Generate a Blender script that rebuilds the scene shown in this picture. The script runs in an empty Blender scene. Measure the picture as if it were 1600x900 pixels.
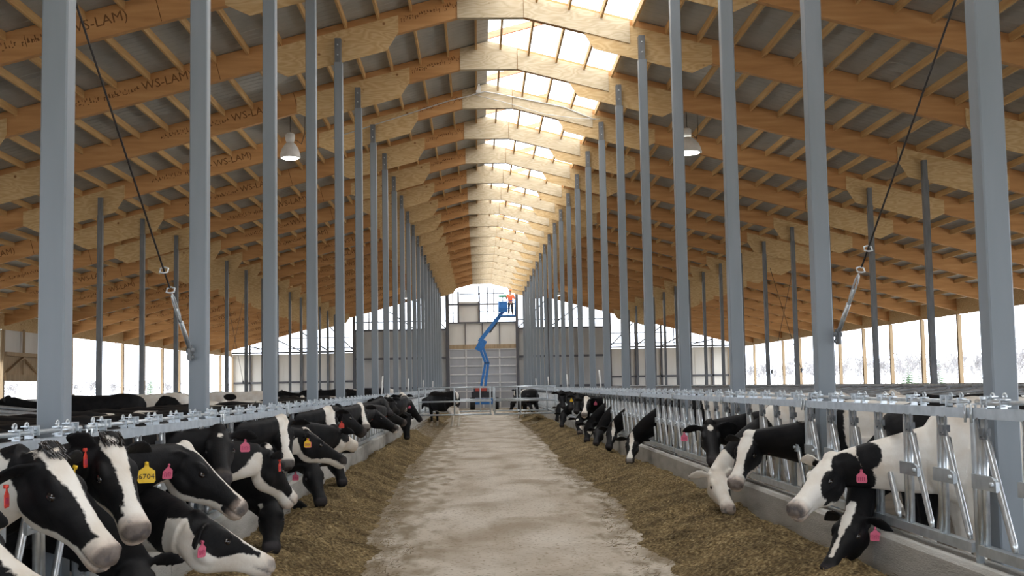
import bpy, bmesh, math, random
import numpy as np
from mathutils import Vector, Matrix, noise
from mathutils.bvhtree import BVHTree

PI = math.pi
SC = bpy.context.scene
COL = SC.collection
random.seed(7)
RNG = np.random.default_rng(7)

# ------------------------------------------------------------------ camera
F_PX, PP_Y, YAW, PITCH, ROLL, EYE = 1850.0, 457.0, 0.0297, 0.0783, -0.0174, 1.57
def _cam_axes():
    cy, sy = math.cos(YAW), math.sin(YAW)
    f0, r0, u0 = Vector((sy, cy, 0)), Vector((cy, -sy, 0)), Vector((0, 0, 1))
    f = math.cos(PITCH) * f0 + math.sin(PITCH) * u0
    u = math.cos(PITCH) * u0 - math.sin(PITCH) * f0
    cr, sr = math.cos(ROLL), math.sin(ROLL)
    return cr * r0 + sr * u, cr * u - sr * r0, f
CR, CU, CF = _cam_axes()
cam = bpy.data.cameras.new('camera')
cam_ob = bpy.data.objects.new('camera', cam)
COL.objects.link(cam_ob)
m = Matrix((CR, CU, -CF)).transposed().to_4x4()
m.translation = (0, 0, EYE)
cam_ob.matrix_world = m
cam.sensor_width = 36.0
cam.lens = F_PX / 1600 * 36
cam.shift_y = (PP_Y - 450) / 1600
cam.clip_start, cam.clip_end = 0.05, 1500
SC.camera = cam_ob

def ray(px, py):
    return ((px - 800) / F_PX) * CR - ((py - PP_Y) / F_PX) * CU + CF
def at(px, py, X=None, Y=None, Z=None):
    d = ray(px, py)
    t = X / d.x if X is not None else (Y / d.y if Y is not None else (Z - EYE) / d.z)
    return Vector((0, 0, EYE)) + t * d

# ------------------------------------------------------------------ light
SKY = 4.9
EXPOSURE = 0.14
w = bpy.data.worlds.new('overcast')
SC.world = w
w.use_nodes = True
nt = w.node_tree
bg = nt.nodes['Background']
geo = nt.nodes.new('ShaderNodeTexCoord')
sep = nt.nodes.new('ShaderNodeSeparateXYZ')
nt.links.new(geo.outputs['Generated'], sep.inputs[0])
ramp = nt.nodes.new('ShaderNodeValToRGB')
ramp.color_ramp.elements[0].position = 0.0
ramp.color_ramp.elements[0].color = (0.80, 0.88, 1.0, 1)
ramp.color_ramp.elements[1].position = 0.5
ramp.color_ramp.elements[1].color = (1.0, 1.0, 1.0, 1)
nt.links.new(sep.outputs['Z'], ramp.inputs[0])
nt.links.new(ramp.outputs[0], bg.inputs['Color'])
bg.inputs['Strength'].default_value = SKY
SC.view_settings.view_transform = 'Standard'
SC.view_settings.look = 'None'
SC.view_settings.exposure = EXPOSURE
SC.view_settings.gamma = 1
SC.view_settings.use_curve_mapping = False
try:
    SC.cycles.max_bounces = 10
    SC.cycles.diffuse_bounces = 6
    SC.cycles.glossy_bounces = 3
    SC.cycles.transparent_max_bounces = 12
    SC.cycles.use_denoising = True
    SC.cycles.sample_clamp_indirect = 8
except Exception:
    pass

# ------------------------------------------------------------------ materials
MATS = {}
def new_mat(name):
    mt = bpy.data.materials.new(name)
    mt.use_nodes = True
    MATS[name] = mt
    n = mt.node_tree
    return mt, n, n.nodes['Principled BSDF']
def N(n, t, **kw):
    x = n.nodes.new(t)
    for k, v in kw.items():
        setattr(x, k, v)
    return x
def ramp_node(n, stops):
    r = N(n, 'ShaderNodeValToRGB')
    e = r.color_ramp.elements
    while len(e) < len(stops):
        e.new(0.5)
    for i, (p, c) in enumerate(stops):
        e[i].position = p
        e[i].color = (*c, 1)
    return r
def noise_mat(name, stops, scale=(1, 1, 1), nscale=4.0, detail=4, rough=0.7, metal=0.0, bump=0.0, distort=0.0, spec=0.3, bscale=None):
    mt, n, b = new_mat(name)
    tc = N(n, 'ShaderNodeTexCoord')
    mp = N(n, 'ShaderNodeMapping')
    mp.inputs['Scale'].default_value = scale
    n.links.new(tc.outputs['Object'], mp.inputs[0])
    no = N(n, 'ShaderNodeTexNoise')
    no.inputs['Scale'].default_value = nscale
    no.inputs['Detail'].default_value = detail
    no.inputs['Distortion'].default_value = distort
    n.links.new(mp.outputs[0], no.inputs['Vector'])
    oi = N(n, 'ShaderNodeObjectInfo')
    sh = N(n, 'ShaderNodeMath', operation='MULTIPLY')
    sh.inputs[1].default_value = 37.0
    n.links.new(oi.outputs['Random'], sh.inputs[0])
    n.links.new(sh.outputs[0], mp.inputs['Location'])
    r = ramp_node(n, stops)
    n.links.new(no.outputs['Fac'], r.inputs[0])
    n.links.new(r.outputs[0], b.inputs['Base Color'])
    b.inputs['Roughness'].default_value = rough
    b.inputs['Metallic'].default_value = metal
    b.inputs['Specular IOR Level'].default_value = spec
    if bump:
        src = no
        if bscale:
            src = N(n, 'ShaderNodeTexNoise')
            src.inputs['Scale'].default_value = bscale
            n.links.new(mp.outputs[0], src.inputs['Vector'])
        bp = N(n, 'ShaderNodeBump')
        bp.inputs['Strength'].default_value = bump
        bp.inputs['Distance'].default_value = 0.02
        n.links.new(src.outputs['Fac'], bp.inputs['Height'])
        n.links.new(bp.outputs[0], b.inputs['Normal'])
    return mt
def flat_mat(name, c, rough=0.6, metal=0.0, emit=None, spec=0.4):
    mt, n, b = new_mat(name)
    tc = N(n, 'ShaderNodeTexCoord')
    no = N(n, 'ShaderNodeTexNoise')
    no.inputs['Scale'].default_value = 9.0
    n.links.new(tc.outputs['Object'], no.inputs['Vector'])
    r = ramp_node(n, [(0.3, tuple(x * 0.9 for x in c)), (0.7, tuple(min(1, x * 1.08) for x in c))])
    n.links.new(no.outputs['Fac'], r.inputs[0])
    n.links.new(r.outputs[0], b.inputs['Base Color'])
    b.inputs['Roughness'].default_value = rough
    b.inputs['Metallic'].default_value = metal
    b.inputs['Specular IOR Level'].default_value = spec
    if emit:
        b.inputs['Emission Color'].default_value = (*emit[0], 1)
        b.inputs['Emission Strength'].default_value = emit[1]
    return mt

noise_mat('beam_wood', [(0.25, (0.42, 0.21, 0.08)), (0.55, (0.54, 0.29, 0.12)), (0.8, (0.62, 0.365, 0.165))], (0.35, 3, 3), 3.0, 5, 0.75, bump=0.05)
noise_mat('purlin_wood', [(0.25, (0.48, 0.28, 0.11)), (0.75, (0.66, 0.44, 0.21))], (4, 0.3, 4), 4.0, 4, 0.75)
noise_mat('red_wood', [(0.3, (0.55, 0.24, 0.13)), (0.7, (0.72, 0.38, 0.24))], (0.5, 3, 3), 4.0, 4, 0.75)
noise_mat('post_wood', [(0.3, (0.33, 0.24, 0.15)), (0.7, (0.47, 0.36, 0.23))], (5, 5, 0.4), 3.0, 4, 0.8)
def plywood(name, a, b_, c):
    mt, n, b = new_mat(name)
    tc = N(n, 'ShaderNodeTexCoord')
    mp = N(n, 'ShaderNodeMapping')
    mp.inputs['Scale'].default_value = (0.7, 1, 2.6)
    n.links.new(tc.outputs['Object'], mp.inputs[0])
    oi = N(n, 'ShaderNodeObjectInfo')
    sh = N(n, 'ShaderNodeMath', operation='MULTIPLY')
    sh.inputs[1].default_value = 37.0
    n.links.new(oi.outputs['Random'], sh.inputs[0])
    n.links.new(sh.outputs[0], mp.inputs['Location'])
    no = N(n, 'ShaderNodeTexNoise')
    no.inputs['Scale'].default_value = 1.6
    no.inputs['Detail'].default_value = 2
    n.links.new(mp.outputs[0], no.inputs['Vector'])
    mul = N(n, 'ShaderNodeMath', operation='MULTIPLY')
    mul.inputs[1].default_value = 11.0
    n.links.new(no.outputs['Fac'], mul.inputs[0])
    fr = N(n, 'ShaderNodeMath', operation='PINGPONG')
    fr.inputs[1].default_value = 0.5
    n.links.new(mul.outputs[0], fr.inputs[0])
    r = ramp_node(n, [(0.0, a), (0.25, b_), (0.5, c)])
    n.links.new(fr.outputs[0], r.inputs[0])
    # knots
    vo = N(n, 'ShaderNodeTexVoronoi')
    vo.inputs['Scale'].default_value = 2.2
    n.links.new(tc.outputs['Object'], vo.inputs['Vector'])
    kr = ramp_node(n, [(0.045, (0.30, 0.14, 0.05)), (0.085, (1, 1, 1))])
    n.links.new(vo.outputs['Distance'], kr.inputs[0])
    mx = N(n, 'ShaderNodeMix', data_type='RGBA', blend_type='MULTIPLY')
    mx.inputs[0].default_value = 0.8
    n.links.new(r.outputs[0], mx.inputs[6])
    n.links.new(kr.outputs[0], mx.inputs[7])
    n.links.new(mx.outputs[2], b.inputs['Base Color'])
    b.inputs['Roughness'].default_value = 0.75
    b.inputs['Specular IOR Level'].default_value = 0.25
    return mt
plywood('plywood', (0.54, 0.36, 0.17), (0.60, 0.42, 0.215), (0.66, 0.49, 0.265))
plywood('pale_plywood', (0.47, 0.38, 0.25), (0.53, 0.44, 0.30), (0.58, 0.49, 0.35))
noise_mat('roof_metal', [(0.3, (0.36, 0.36, 0.34)), (0.7, (0.44, 0.44, 0.415))], (1, 0.4, 1), 3.0, 3, 0.55, metal=0.0, spec=0.4)
noise_mat('column_paint', [(0.3, (0.19, 0.22, 0.245)), (0.7, (0.22, 0.25, 0.28))], (2, 2, 0.3), 3.0, 3, 0.45, spec=0.45)
noise_mat('dark_or_shaded_steel', [(0.3, (0.12, 0.13, 0.14)), (0.7, (0.19, 0.20, 0.21))], (2, 2, 0.5), 5.0, 3, 0.5, spec=0.4)  # dark fittings; on the outer posts this tone paints in backlit shade
noise_mat('galvanized', [(0.3, (0.50, 0.55, 0.58)), (0.5, (0.63, 0.67, 0.70)), (0.75, (0.74, 0.78, 0.80))], (1, 1, 1), 14.0, 4, 0.32, metal=0.75, spec=0.5)
noise_mat('galvanized_rail', [(0.3, (0.44, 0.49, 0.53)), (0.7, (0.60, 0.65, 0.69))], (1, 1, 1), 10.0, 4, 0.42, metal=0.6, spec=0.5)
noise_mat('stall_pipe', [(0.3, (0.36, 0.38, 0.40)), (0.7, (0.56, 0.58, 0.60))], (1, 1, 1), 8.0, 3, 0.5, metal=0.3)
noise_mat('concrete_curb', [(0.25, (0.30, 0.29, 0.26)), (0.5, (0.42, 0.41, 0.38)), (0.75, (0.50, 0.49, 0.46))], (1, 0.6, 2.5), 3.0, 6, 0.85, bump=0.25, bscale=40)
noise_mat('alley_floor', [(0.3, (0.07, 0.055, 0.04)), (0.7, (0.17, 0.14, 0.105))], (1, 1, 1), 2.0, 6, 0.6, bump=0.2)
noise_mat('pale_panel', [(0.3, (0.64, 0.62, 0.57)), (0.7, (0.74, 0.72, 0.67))], (1, 1, 0.3), 1.2, 3, 0.7)
noise_mat('grey_panel', [(0.3, (0.36, 0.36, 0.355)), (0.7, (0.46, 0.46, 0.45))], (1, 1, 0.4), 1.5, 3, 0.6)
noise_mat('door_panel', [(0.3, (0.36, 0.37, 0.39)), (0.7, (0.42, 0.43, 0.45))], (1, 1, 0.4), 1.5, 3, 0.55)
noise_mat('outdoor_ground', [(0.3, (0.50, 0.48, 0.43)), (0.6, (0.60, 0.585, 0.55)), (0.8, (0.74, 0.74, 0.73))], (1, 1, 1), 0.15, 5, 0.9)
noise_mat('evergreen', [(0.3, (0.10, 0.17, 0.10)), (0.7, (0.20, 0.28, 0.18))], (1, 1, 1), 2.0, 4, 0.9)
noise_mat('bare_twigs', [(0.3, (0.25, 0.25, 0.265)), (0.7, (0.31, 0.305, 0.32))], (1, 1, 1), 2.0, 4, 0.9)
flat_mat('white_enamel', (0.72, 0.72, 0.70), 0.4)
flat_mat('lamp_glow', (0.9, 0.9, 0.9), 0.4, emit=((1.0, 0.98, 0.9), 9.0))
flat_mat('cable', (0.045, 0.04, 0.04), 0.6)
flat_mat('white_conduit', (0.62, 0.62, 0.60), 0.5)
flat_mat('ink', (0.17, 0.08, 0.03), 0.9)
flat_mat('tag_yellow', (0.85, 0.55, 0.03), 0.5)
flat_mat('tag_pink', (0.66, 0.13, 0.22), 0.5)
flat_mat('tag_red', (0.75, 0.07, 0.045), 0.5)
flat_mat('tag_ink', (0.02, 0.02, 0.02), 0.7)
flat_mat('tag_pink_ink', (0.42, 0.05, 0.12), 0.7)
flat_mat('eye_black', (0.012, 0.008, 0.007), 0.06, spec=0.9)
flat_mat('eye_white', (0.55, 0.5, 0.5), 0.3)
flat_mat('lift_blue', (0.03, 0.17, 0.48), 0.4)
flat_mat('lift_dark', (0.03, 0.035, 0.045), 0.6)
flat_mat('lift_red', (0.42, 0.07, 0.05), 0.5)
flat_mat('tyre', (0.025, 0.025, 0.025), 0.9)
flat_mat('safety_orange', (0.90, 0.16, 0.05), 0.7)
flat_mat('work_trousers', (0.05, 0.05, 0.06), 0.9)
flat_mat('skin', (0.55, 0.32, 0.22), 0.6)
flat_mat('green_paint', (0.02, 0.22, 0.10), 0.5)
flat_mat('frame_dark', (0.10, 0.10, 0.11), 0.6)
flat_mat('udder_pink', (0.62, 0.40, 0.33), 0.7)

# clear sheet: thin translucent plastic
mt, n, b = new_mat('clear_sheet')
tr = N(n, 'ShaderNodeBsdfTransparent')
tr.inputs[0].default_value = (0.96, 0.97, 0.97, 1)
gl = N(n, 'ShaderNodeBsdfGlossy')
gl.inputs['Roughness'].default_value = 0.15
ms = N(n, 'ShaderNodeMixShader')
ms.inputs[0].default_value = 0.04
n.links.new(tr.outputs[0], ms.inputs[1])
n.links.new(gl.outputs[0], ms.inputs[2])
n.links.new(ms.outputs[0], n.nodes['Material Output'].inputs['Surface'])

# feed lane concrete
mt, n, b = new_mat('lane_concrete')
tc = N(n, 'ShaderNodeTexCoord')
def _no(scale, s, det=5, dist=0.0):
    mp = N(n, 'ShaderNodeMapping')
    mp.inputs['Scale'].default_value = scale
    n.links.new(tc.outputs['Object'], mp.inputs[0])
    x = N(n, 'ShaderNodeTexNoise')
    x.inputs['Scale'].default_value = s
    x.inputs['Detail'].default_value = det
    x.inputs['Distortion'].default_value = dist
    n.links.new(mp.outputs[0], x.inputs['Vector'])
    return x
def _mix(a, bb, fac):
    x = N(n, 'ShaderNodeMix', data_type='RGBA')
    n.links.new(fac, x.inputs[0])
    n.links.new(a, x.inputs[6])
    if isinstance(bb, tuple):
        x.inputs[7].default_value = (*bb, 1)
    else:
        n.links.new(bb, x.inputs[7])
    return x.outputs[2]
base = ramp_node(n, [(0.3, (0.43, 0.36, 0.28)), (0.5, (0.55, 0.485, 0.40)), (0.7, (0.63, 0.57, 0.49))])
n.links.new(_no((1, 0.35, 1), 1.3, 6).outputs['Fac'], base.inputs[0])
f1 = ramp_node(n, [(0.48, (0, 0, 0)), (0.66, (0.7, 0.7, 0.7))])
n.links.new(_no((1.0, 0.6, 1), 1.0, 7, 0.4).outputs['Fac'], f1.inputs[0])
c1 = _mix(base.outputs[0], (0.27, 0.205, 0.135), f1.outputs[0])
f2 = ramp_node(n, [(0.57, (0, 0, 0)), (0.66, (0.8, 0.8, 0.8))])
n.links.new(_no((1, 1, 1), 22.0, 5).outputs['Fac'], f2.inputs[0])
c2 = _mix(c1, (0.20, 0.15, 0.085), f2.outputs[0])
# feed trodden out from the piles: thicker toward both curbs
sx = N(n, 'ShaderNodeSeparateXYZ')
n.links.new(tc.outputs['Object'], sx.inputs[0])
ce = N(n, 'ShaderNodeMath', operation='SUBTRACT'); ce.inputs[1].default_value = 0.35
n.links.new(sx.outputs['X'], ce.inputs[0])
ab = N(n, 'ShaderNodeMath', operation='ABSOLUTE'); n.links.new(ce.outputs[0], ab.inputs[0])
e1 = N(n, 'ShaderNodeMapRange'); e1.inputs['From Min'].default_value = 0.25; e1.inputs['From Max'].default_value = 1.9
n.links.new(ab.outputs[0], e1.inputs[0])
e2 = N(n, 'ShaderNodeMath', operation='MULTIPLY_ADD'); e2.inputs[1].default_value = 0.55
n.links.new(e1.outputs[0], e2.inputs[0])
n.links.new(_no((1.5, 0.5, 1), 3.0, 8, 0.3).outputs['Fac'], e2.inputs[2])
e3 = ramp_node(n, [(0.70, (0, 0, 0)), (0.92, (0.85, 0.85, 0.85))])
n.links.new(e2.outputs[0], e3.inputs[0])
c2 = _mix(c2, (0.205, 0.155, 0.09), e3.outputs[0])
n.links.new(c2, b.inputs['Base Color'])
b.inputs['Roughness'].default_value = 0.85
b.inputs['Specular IOR Level'].default_value = 0.25

# silage
mt, n, b = new_mat('silage')
tc = N(n, 'ShaderNodeTexCoord')
r1 = ramp_node(n, [(0.32, (0.085, 0.06, 0.03)), (0.48, (0.19, 0.135, 0.066)), (0.60, (0.31, 0.23, 0.115)), (0.74, (0.50, 0.41, 0.24))])
n.links.new(_no((1, 1, 1), 34.0, 6).outputs['Fac'], r1.inputs[0])
f3 = ramp_node(n, [(0.35, (0.55, 0.55, 0.55)), (0.65, (1.1, 1.1, 1.1))])
n.links.new(_no((1, 1, 1), 2.2, 4).outputs['Fac'], f3.inputs[0])
mx = N(n, 'ShaderNodeMix', data_type='RGBA', blend_type='MULTIPLY')
mx.inputs[0].default_value = 1.0
n.links.new(r1.outputs[0], mx.inputs[6])
n.links.new(f3.outputs[0], mx.inputs[7])
n.links.new(mx.outputs[2], b.inputs['Base Color'])
bp = N(n, 'ShaderNodeBump')
bp.inputs['Strength'].default_value = 0.9
bp.inputs['Distance'].default_value = 0.03
n.links.new(_no((1, 1, 1), 45.0, 4).outputs['Fac'], bp.inputs['Height'])
n.links.new(bp.outputs[0], b.inputs['Normal'])
b.inputs['Roughness'].default_value = 0.95
b.inputs['Specular IOR Level'].default_value = 0.1

# cow hide: the black and white coat of each animal comes from its own patch field
mt, n, b = new_mat('cow_hide')
def _attr(nm):
    x = N(n, 'ShaderNodeAttribute')
    x.attribute_name = nm
    return x.outputs['Fac']
tc = N(n, 'ShaderNodeTexCoord')
nz = _no((1, 1, 1), 42.0, 5)
sub = N(n, 'ShaderNodeMath', operation='MULTIPLY_ADD')
sub.inputs[1].default_value = 0.03
sub.inputs[2].default_value = -0.015
n.links.new(nz.outputs['Fac'], sub.inputs[0])
add = N(n, 'ShaderNodeMath', operation='ADD')
n.links.new(_attr('patch'), add.inputs[0])
n.links.new(sub.outputs[0], add.inputs[1])
mr = N(n, 'ShaderNodeMapRange')
mr.inputs['From Min'].default_value = -0.004
mr.inputs['From Max'].default_value = 0.006
n.links.new(add.outputs[0], mr.inputs[0])
wh = ramp_node(n, [(0.3, (0.66, 0.59, 0.50)), (0.6, (0.80, 0.77, 0.71))])
n.links.new(_no((1, 1, 1), 5.0, 6).outputs['Fac'], wh.inputs[0])
bk = ramp_node(n, [(0.3, (0.006, 0.006, 0.007)), (0.7, (0.014, 0.0135, 0.014))])
n.links.new(_no((1, 1, 1), 11.0, 4).outputs['Fac'], bk.inputs[0])
c1 = _mix(bk.outputs[0], wh.outputs[0], mr.outputs[0])
pk = ramp_node(n, [(0.36, (0.14, 0.12, 0.115)), (0.46, (0.45, 0.35, 0.29)), (0.7, (0.66, 0.56, 0.47))])
n.links.new(_no((1, 1, 1), 16.0, 4).outputs['Fac'], pk.inputs[0])
c2 = _mix(c1, pk.outputs[0], _attr('muzzle'))
c3 = _mix(c2, (0.05, 0.045, 0.048), _attr('nosepad'))
n.links.new(c3, b.inputs['Base Color'])
b.inputs['Roughness'].default_value = 0.6
b.inputs['Specular IOR Level'].default_value = 0.14
bp = N(n, 'ShaderNodeBump')
bp.inputs['Strength'].default_value = 0.25
bp.inputs['Distance'].default_value = 0.006
n.links.new(_no((1, 1, 1), 70.0, 4).outputs['Fac'], bp.inputs['Height'])
n.links.new(bp.outputs[0], b.inputs['Normal'])

# ------------------------------------------------------------------ mesh helpers
class MB:
    """Collects shapes; build() links them as one mesh object."""
    def __init__(s):
        s.v, s.f, s.smooth = [], [], []
    def add(s, vs, fs, smooth=False):
        o = len(s.v)
        s.v += [tuple(v) for v in vs]
        s.f += [tuple(i + o for i in f) for f in fs]
        s.smooth += [smooth] * len(fs)
        return s
    def box(s, x0, y0, z0, x1, y1, z1):
        vs = [(x0, y0, z0), (x1, y0, z0), (x1, y1, z0), (x0, y1, z0), (x0, y0, z1), (x1, y0, z1), (x1, y1, z1), (x0, y1, z1)]
        return s.add(vs, [(0, 3, 2, 1), (4, 5, 6, 7), (0, 1, 5, 4), (1, 2, 6, 5), (2, 3, 7, 6), (3, 0, 4, 7)])
    def beam(s, p, q, wdt, hgt, up=(0, 0, 1)):
        p, q, up = Vector(p), Vector(q), Vector(up)
        d = (q - p).normalized()
        r = d.cross(up)
        if r.length < 1e-5:
            r = d.cross(Vector((1, 0, 0)))
        r.normalize()
        u = r.cross(d)
        vs = []
        for c in (p, q):
            for a, bb in ((-1, -1), (1, -1), (1, 1), (-1, 1)):
                vs.append(c + r * a * wdt / 2 + u * bb * hgt / 2)
        return s.add(vs, [(0, 1, 2, 3), (7, 6, 5, 4), (0, 4, 5, 1), (1, 5, 6, 2), (2, 6, 7, 3), (3, 7, 4, 0)])
    def tube(s, pts, r, n=8, closed=False, caps=True):
        pts = [Vector(p) for p in pts]
        rs = r if isinstance(r, (list, tuple)) else [r] * len(pts)
        k = len(pts)
        vs, fs = [], []
        prev = None
        for i, p in enumerate(pts):
            if closed:
                d = pts[(i + 1) % k] - pts[i - 1]
            else:
                d = pts[min(i + 1, k - 1)] - pts[max(i - 1, 0)]
            d.normalize()
            if prev is None:
                a = d.cross(Vector((0, 0, 1)))
                if a.length < 0.1:
                    a = d.cross(Vector((1, 0, 0)))
            else:
                a = prev - d * prev.dot(d)
            a.normalize()
            prev = a
            bb = d.cross(a)
            for j in range(n):
                t = 2 * PI * j / n
                vs.append(p + (a * math.cos(t) + bb * math.sin(t)) * rs[i])
        m_ = k if closed else k - 1
        for i in range(m_):
            for j in range(n):
                a0, a1 = i * n + j, i * n + (j + 1) % n
                b0, b1 = ((i + 1) % k) * n + j, ((i + 1) % k) * n + (j + 1) % n
                fs.append((a0, a1, b1, b0))
        if caps and not closed:
            fs.append(tuple(reversed(range(n))))
            fs.append(tuple(range((k - 1) * n, k * n)))
        return s.add(vs, fs, True)
    def prism(s, poly, a, bb, axis='y'):
        """poly of (u, v): extruded between a and bb along axis."""
        def P(u, v, w_):
            return {'y': (u, w_, v), 'x': (w_, u, v), 'z': (u, v, w_)}[axis]
        k = len(poly)
        vs = [P(u, v, a) for u, v in poly] + [P(u, v, bb) for u, v in poly]
        fs = [tuple(range(k)), tuple(reversed(range(k, 2 * k)))]
        fs += [(i, i + k, (i + 1) % k + k, (i + 1) % k) for i in range(k)]
        return s.add(vs, fs)
    def lathe(s, prof, c=(0, 0, 0), n=20):
        vs, fs = [], []
        for r, z in prof:
            for j in range(n):
                t = 2 * PI * j / n
                vs.append((c[0] + r * math.cos(t), c[1] + r * math.sin(t), c[2] + z))
        for i in range(len(prof) - 1):
            for j in range(n):
                fs.append((i * n + j, i * n + (j + 1) % n, (i + 1) * n + (j + 1) % n, (i + 1) * n + j))
        fs.append(tuple(reversed(range(n))))
        fs.append(tuple(range((len(prof) - 1) * n, len(prof) * n)))
        return s.add(vs, fs, True)
    def ball(s, c, r, nu=12, nv=8):
        r = r if isinstance(r, (tuple, list)) else (r, r, r)
        vs = [(c[0], c[1], c[2] - r[2])]
        for i in range(1, nv):
            p = -PI / 2 + PI * i / nv
            for j in range(nu):
                t = 2 * PI * j / nu
                vs.append((c[0] + r[0] * math.cos(p) * math.cos(t), c[1] + r[1] * math.cos(p) * math.sin(t), c[2] + r[2] * math.sin(p)))
        vs.append((c[0], c[1], c[2] + r[2]))
        fs = [(0, 1 + (j + 1) % nu, 1 + j) for j in range(nu)]
        for i in range(nv - 2):
            for j in range(nu):
                a0 = 1 + i * nu
                fs.append((a0 + j, a0 + (j + 1) % nu, a0 + nu + (j + 1) % nu, a0 + nu + j))
        a0 = 1 + (nv - 2) * nu
        fs += [(a0 + j, a0 + (j + 1) % nu, len(vs) - 1) for j in range(nu)]
        return s.add(vs, fs, True)
    def mesh(s, name, mat):
        me = bpy.data.meshes.new(name)
        me.from_pydata(s.v, [], s.f)
        me.polygons.foreach_set('use_smooth', s.smooth)
        for mm in (mat if isinstance(mat, (list, tuple)) else [mat]):
            me.materials.append(MATS[mm])
        bm = bmesh.new()
        bm.from_mesh(me)
        bmesh.ops.recalc_face_normals(bm, faces=bm.faces)
        bm.to_mesh(me)
        bm.free()
        me.update()
        return me
    def build(s, name, mat, parent=None, loc=None):
        return link(name, s.mesh(name, mat), parent, loc)

def link(name, me, parent=None, loc=None):
    o = bpy.data.objects.new(name, me)
    COL.objects.link(o)
    if parent is not None:
        o.parent = parent
    if loc is not None:
        o.location = loc
    return o
def tag(o, label=None, cat=None, group=None, kind=None):
    if label: o['label'] = label
    if cat: o['category'] = cat
    if group: o['group'] = group
    if kind: o['kind'] = kind
    return o
def empty(name, loc, label, cat, group=None, rz=0.0):
    o = bpy.data.objects.new(name, None)
    COL.objects.link(o)
    o.location = loc
    o.rotation_euler = (0, 0, rz)
    o.empty_display_size = 0.2
    return tag(o, label, cat, group)
def copy_tree(o, parent=None):
    c = o.copy()
    COL.objects.link(c)
    c.parent = parent
    for ch in o.children:
        copy_tree(ch, c)
    return c
ORD = ['first', 'second', 'third', 'fourth', 'fifth', 'sixth', 'seventh', 'eighth', 'ninth', 'tenth', 'eleventh', 'twelfth', 'thirteenth',
       'fourteenth', 'fifteenth', 'sixteenth', 'seventeenth', 'eighteenth', 'nineteenth', 'twentieth', 'twenty-first', 'twenty-second', 'twenty-third', 'twenty-fourth', 'twenty-fifth', 'twenty-sixth']
def text_mesh(body, size, mat, name):
    cu = bpy.data.curves.new(name, 'FONT')
    cu.body = body
    cu.size = size
    cu.extrude = 0.0008
    cu.resolution_u = 2
    cu.align_x, cu.align_y = 'CENTER', 'CENTER'
    o = bpy.data.objects.new(name, cu)
    COL.objects.link(o)
    dg = bpy.context.evaluated_depsgraph_get()
    me = bpy.data.meshes.new_from_object(o.evaluated_get(dg))
    COL.objects.unlink(o)
    bpy.data.objects.remove(o)
    me.name = name
    me.materials.clear()
    me.materials.append(MATS[mat])
    return me

# ------------------------------------------------------------------ layout numbers (metres)
BAY = 3.66
def YN(k): return (k + 0.948) * BAY
CX = 0.327                       # barn centre line
D_COL, D_RAIL, D_OUT, D_WALL = 2.843, 2.67, 9.53, 17.68
SLOPE = 0.26
def z_under(d): return 8.66 - SLOPE * d      # underside of the rafters
RAF_H = 0.475
def z_roof(d): return z_under(d) + RAF_H
N_FIRST, N_LAST = -2, 21
Y_BACK = YN(22)
Y_FRONT = YN(-3) + 1.0

# ================================================================== SETTING
def struct(name, mb, mat, label=None):
    return tag(mb.build(name, mat), label, None, None, 'structure')

YL0, YL1 = Y_FRONT - 3, Y_BACK
mb = MB(); mb.box(CX - 2.58, YL0, -0.06, CX + 2.58, YL1 + 6, 0)
struct('floor', mb, 'lane_concrete', 'pale concrete feed lane down the middle of the barn')
for sd, nm in ((-1, 'left'), (1, 'right')):
    mb = MB()
    xs = sorted((CX + sd * 2.78, CX + sd * (D_WALL + 0.5)))
    mb.box(xs[0], YL0, -0.06, xs[1], YL1, 0)
    struct('alley_floor', mb, 'alley_floor', 'dark wet concrete cow alley on the %s of the feed lane' % nm)
    # concrete feed curb: slightly tapering, rounded top
    i, o_ = CX + sd * 2.58, CX + sd * 2.78
    mb = MB()
    poly = [(i - sd * 0.02, 0), (i, 0.43), (i + sd * 0.02, 0.46), (o_ - sd * 0.02, 0.46), (o_, 0.44), (o_, 0)]
    y = YL0
    while y < YL1:
        mb.prism(poly, y + 0.004, min(y + BAY, YL1) - 0.004, 'y')
        y += BAY
    struct('feed_curb', mb, 'concrete_curb', 'low grey concrete feed curb under the headlocks on the %s' % nm)

mb = MB(); mb.box(-400, -150, -0.5, 400, 700, -0.1)
struct('ground', mb, 'outdoor_ground', 'pale open ground outside the barn')

# roof sheets (ribbed metal), left from the ridge, right from the skylight down
def ribbed(d0, d1, sd):
    mb = MB()
    ys, zs = [], []
    y = Y_FRONT - 1.0
    while y < Y_BACK + 0.6:
        ys += [y, y + 0.15, y + 0.17, y + 0.21]
        zs += [0, 0, 0.006, 0.006]
        y += 0.23
    vs, fs = [], []
    for d in (d0, d1):
        for yy, zz in zip(ys, zs):
            vs.append((CX + sd * d, yy, z_roof(d) + 0.006 + zz))
    k = len(ys)
    fs = [(i, i + 1, i + 1 + k, i + k) for i in range(k - 1)]
    mb.add(vs, fs)
    return mb
SKY_D = 2.78
mb = ribbed(0.0, D_WALL + 0.55, -1)
m2 = ribbed(SKY_D, D_WALL + 0.55, 1)
mb.add(m2.v, m2.f)
struct('ceiling', mb, 'roof_metal', 'grey ribbed metal roof sheets seen from below between the purlins')
mb = MB()
for k in range(N_FIRST - 1, 22):
    for a, c_ in ((0.03, 0.9), (0.92, 1.84), (1.86, SKY_D)):
        y0, y1 = YN(k) + 0.1, YN(k + 1) + 0.08
        mb.add([(CX + a, y0, z_roof(a) + 0.03), (CX + c_, y0, z_roof(c_) + 0.03), (CX + c_, y1, z_roof(c_) + 0.03), (CX + a, y1, z_roof(a) + 0.03)], [(0, 1, 2, 3)])
struct('window_1', mb, 'clear_sheet', 'long clear skylight beside the ridge')

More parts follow.
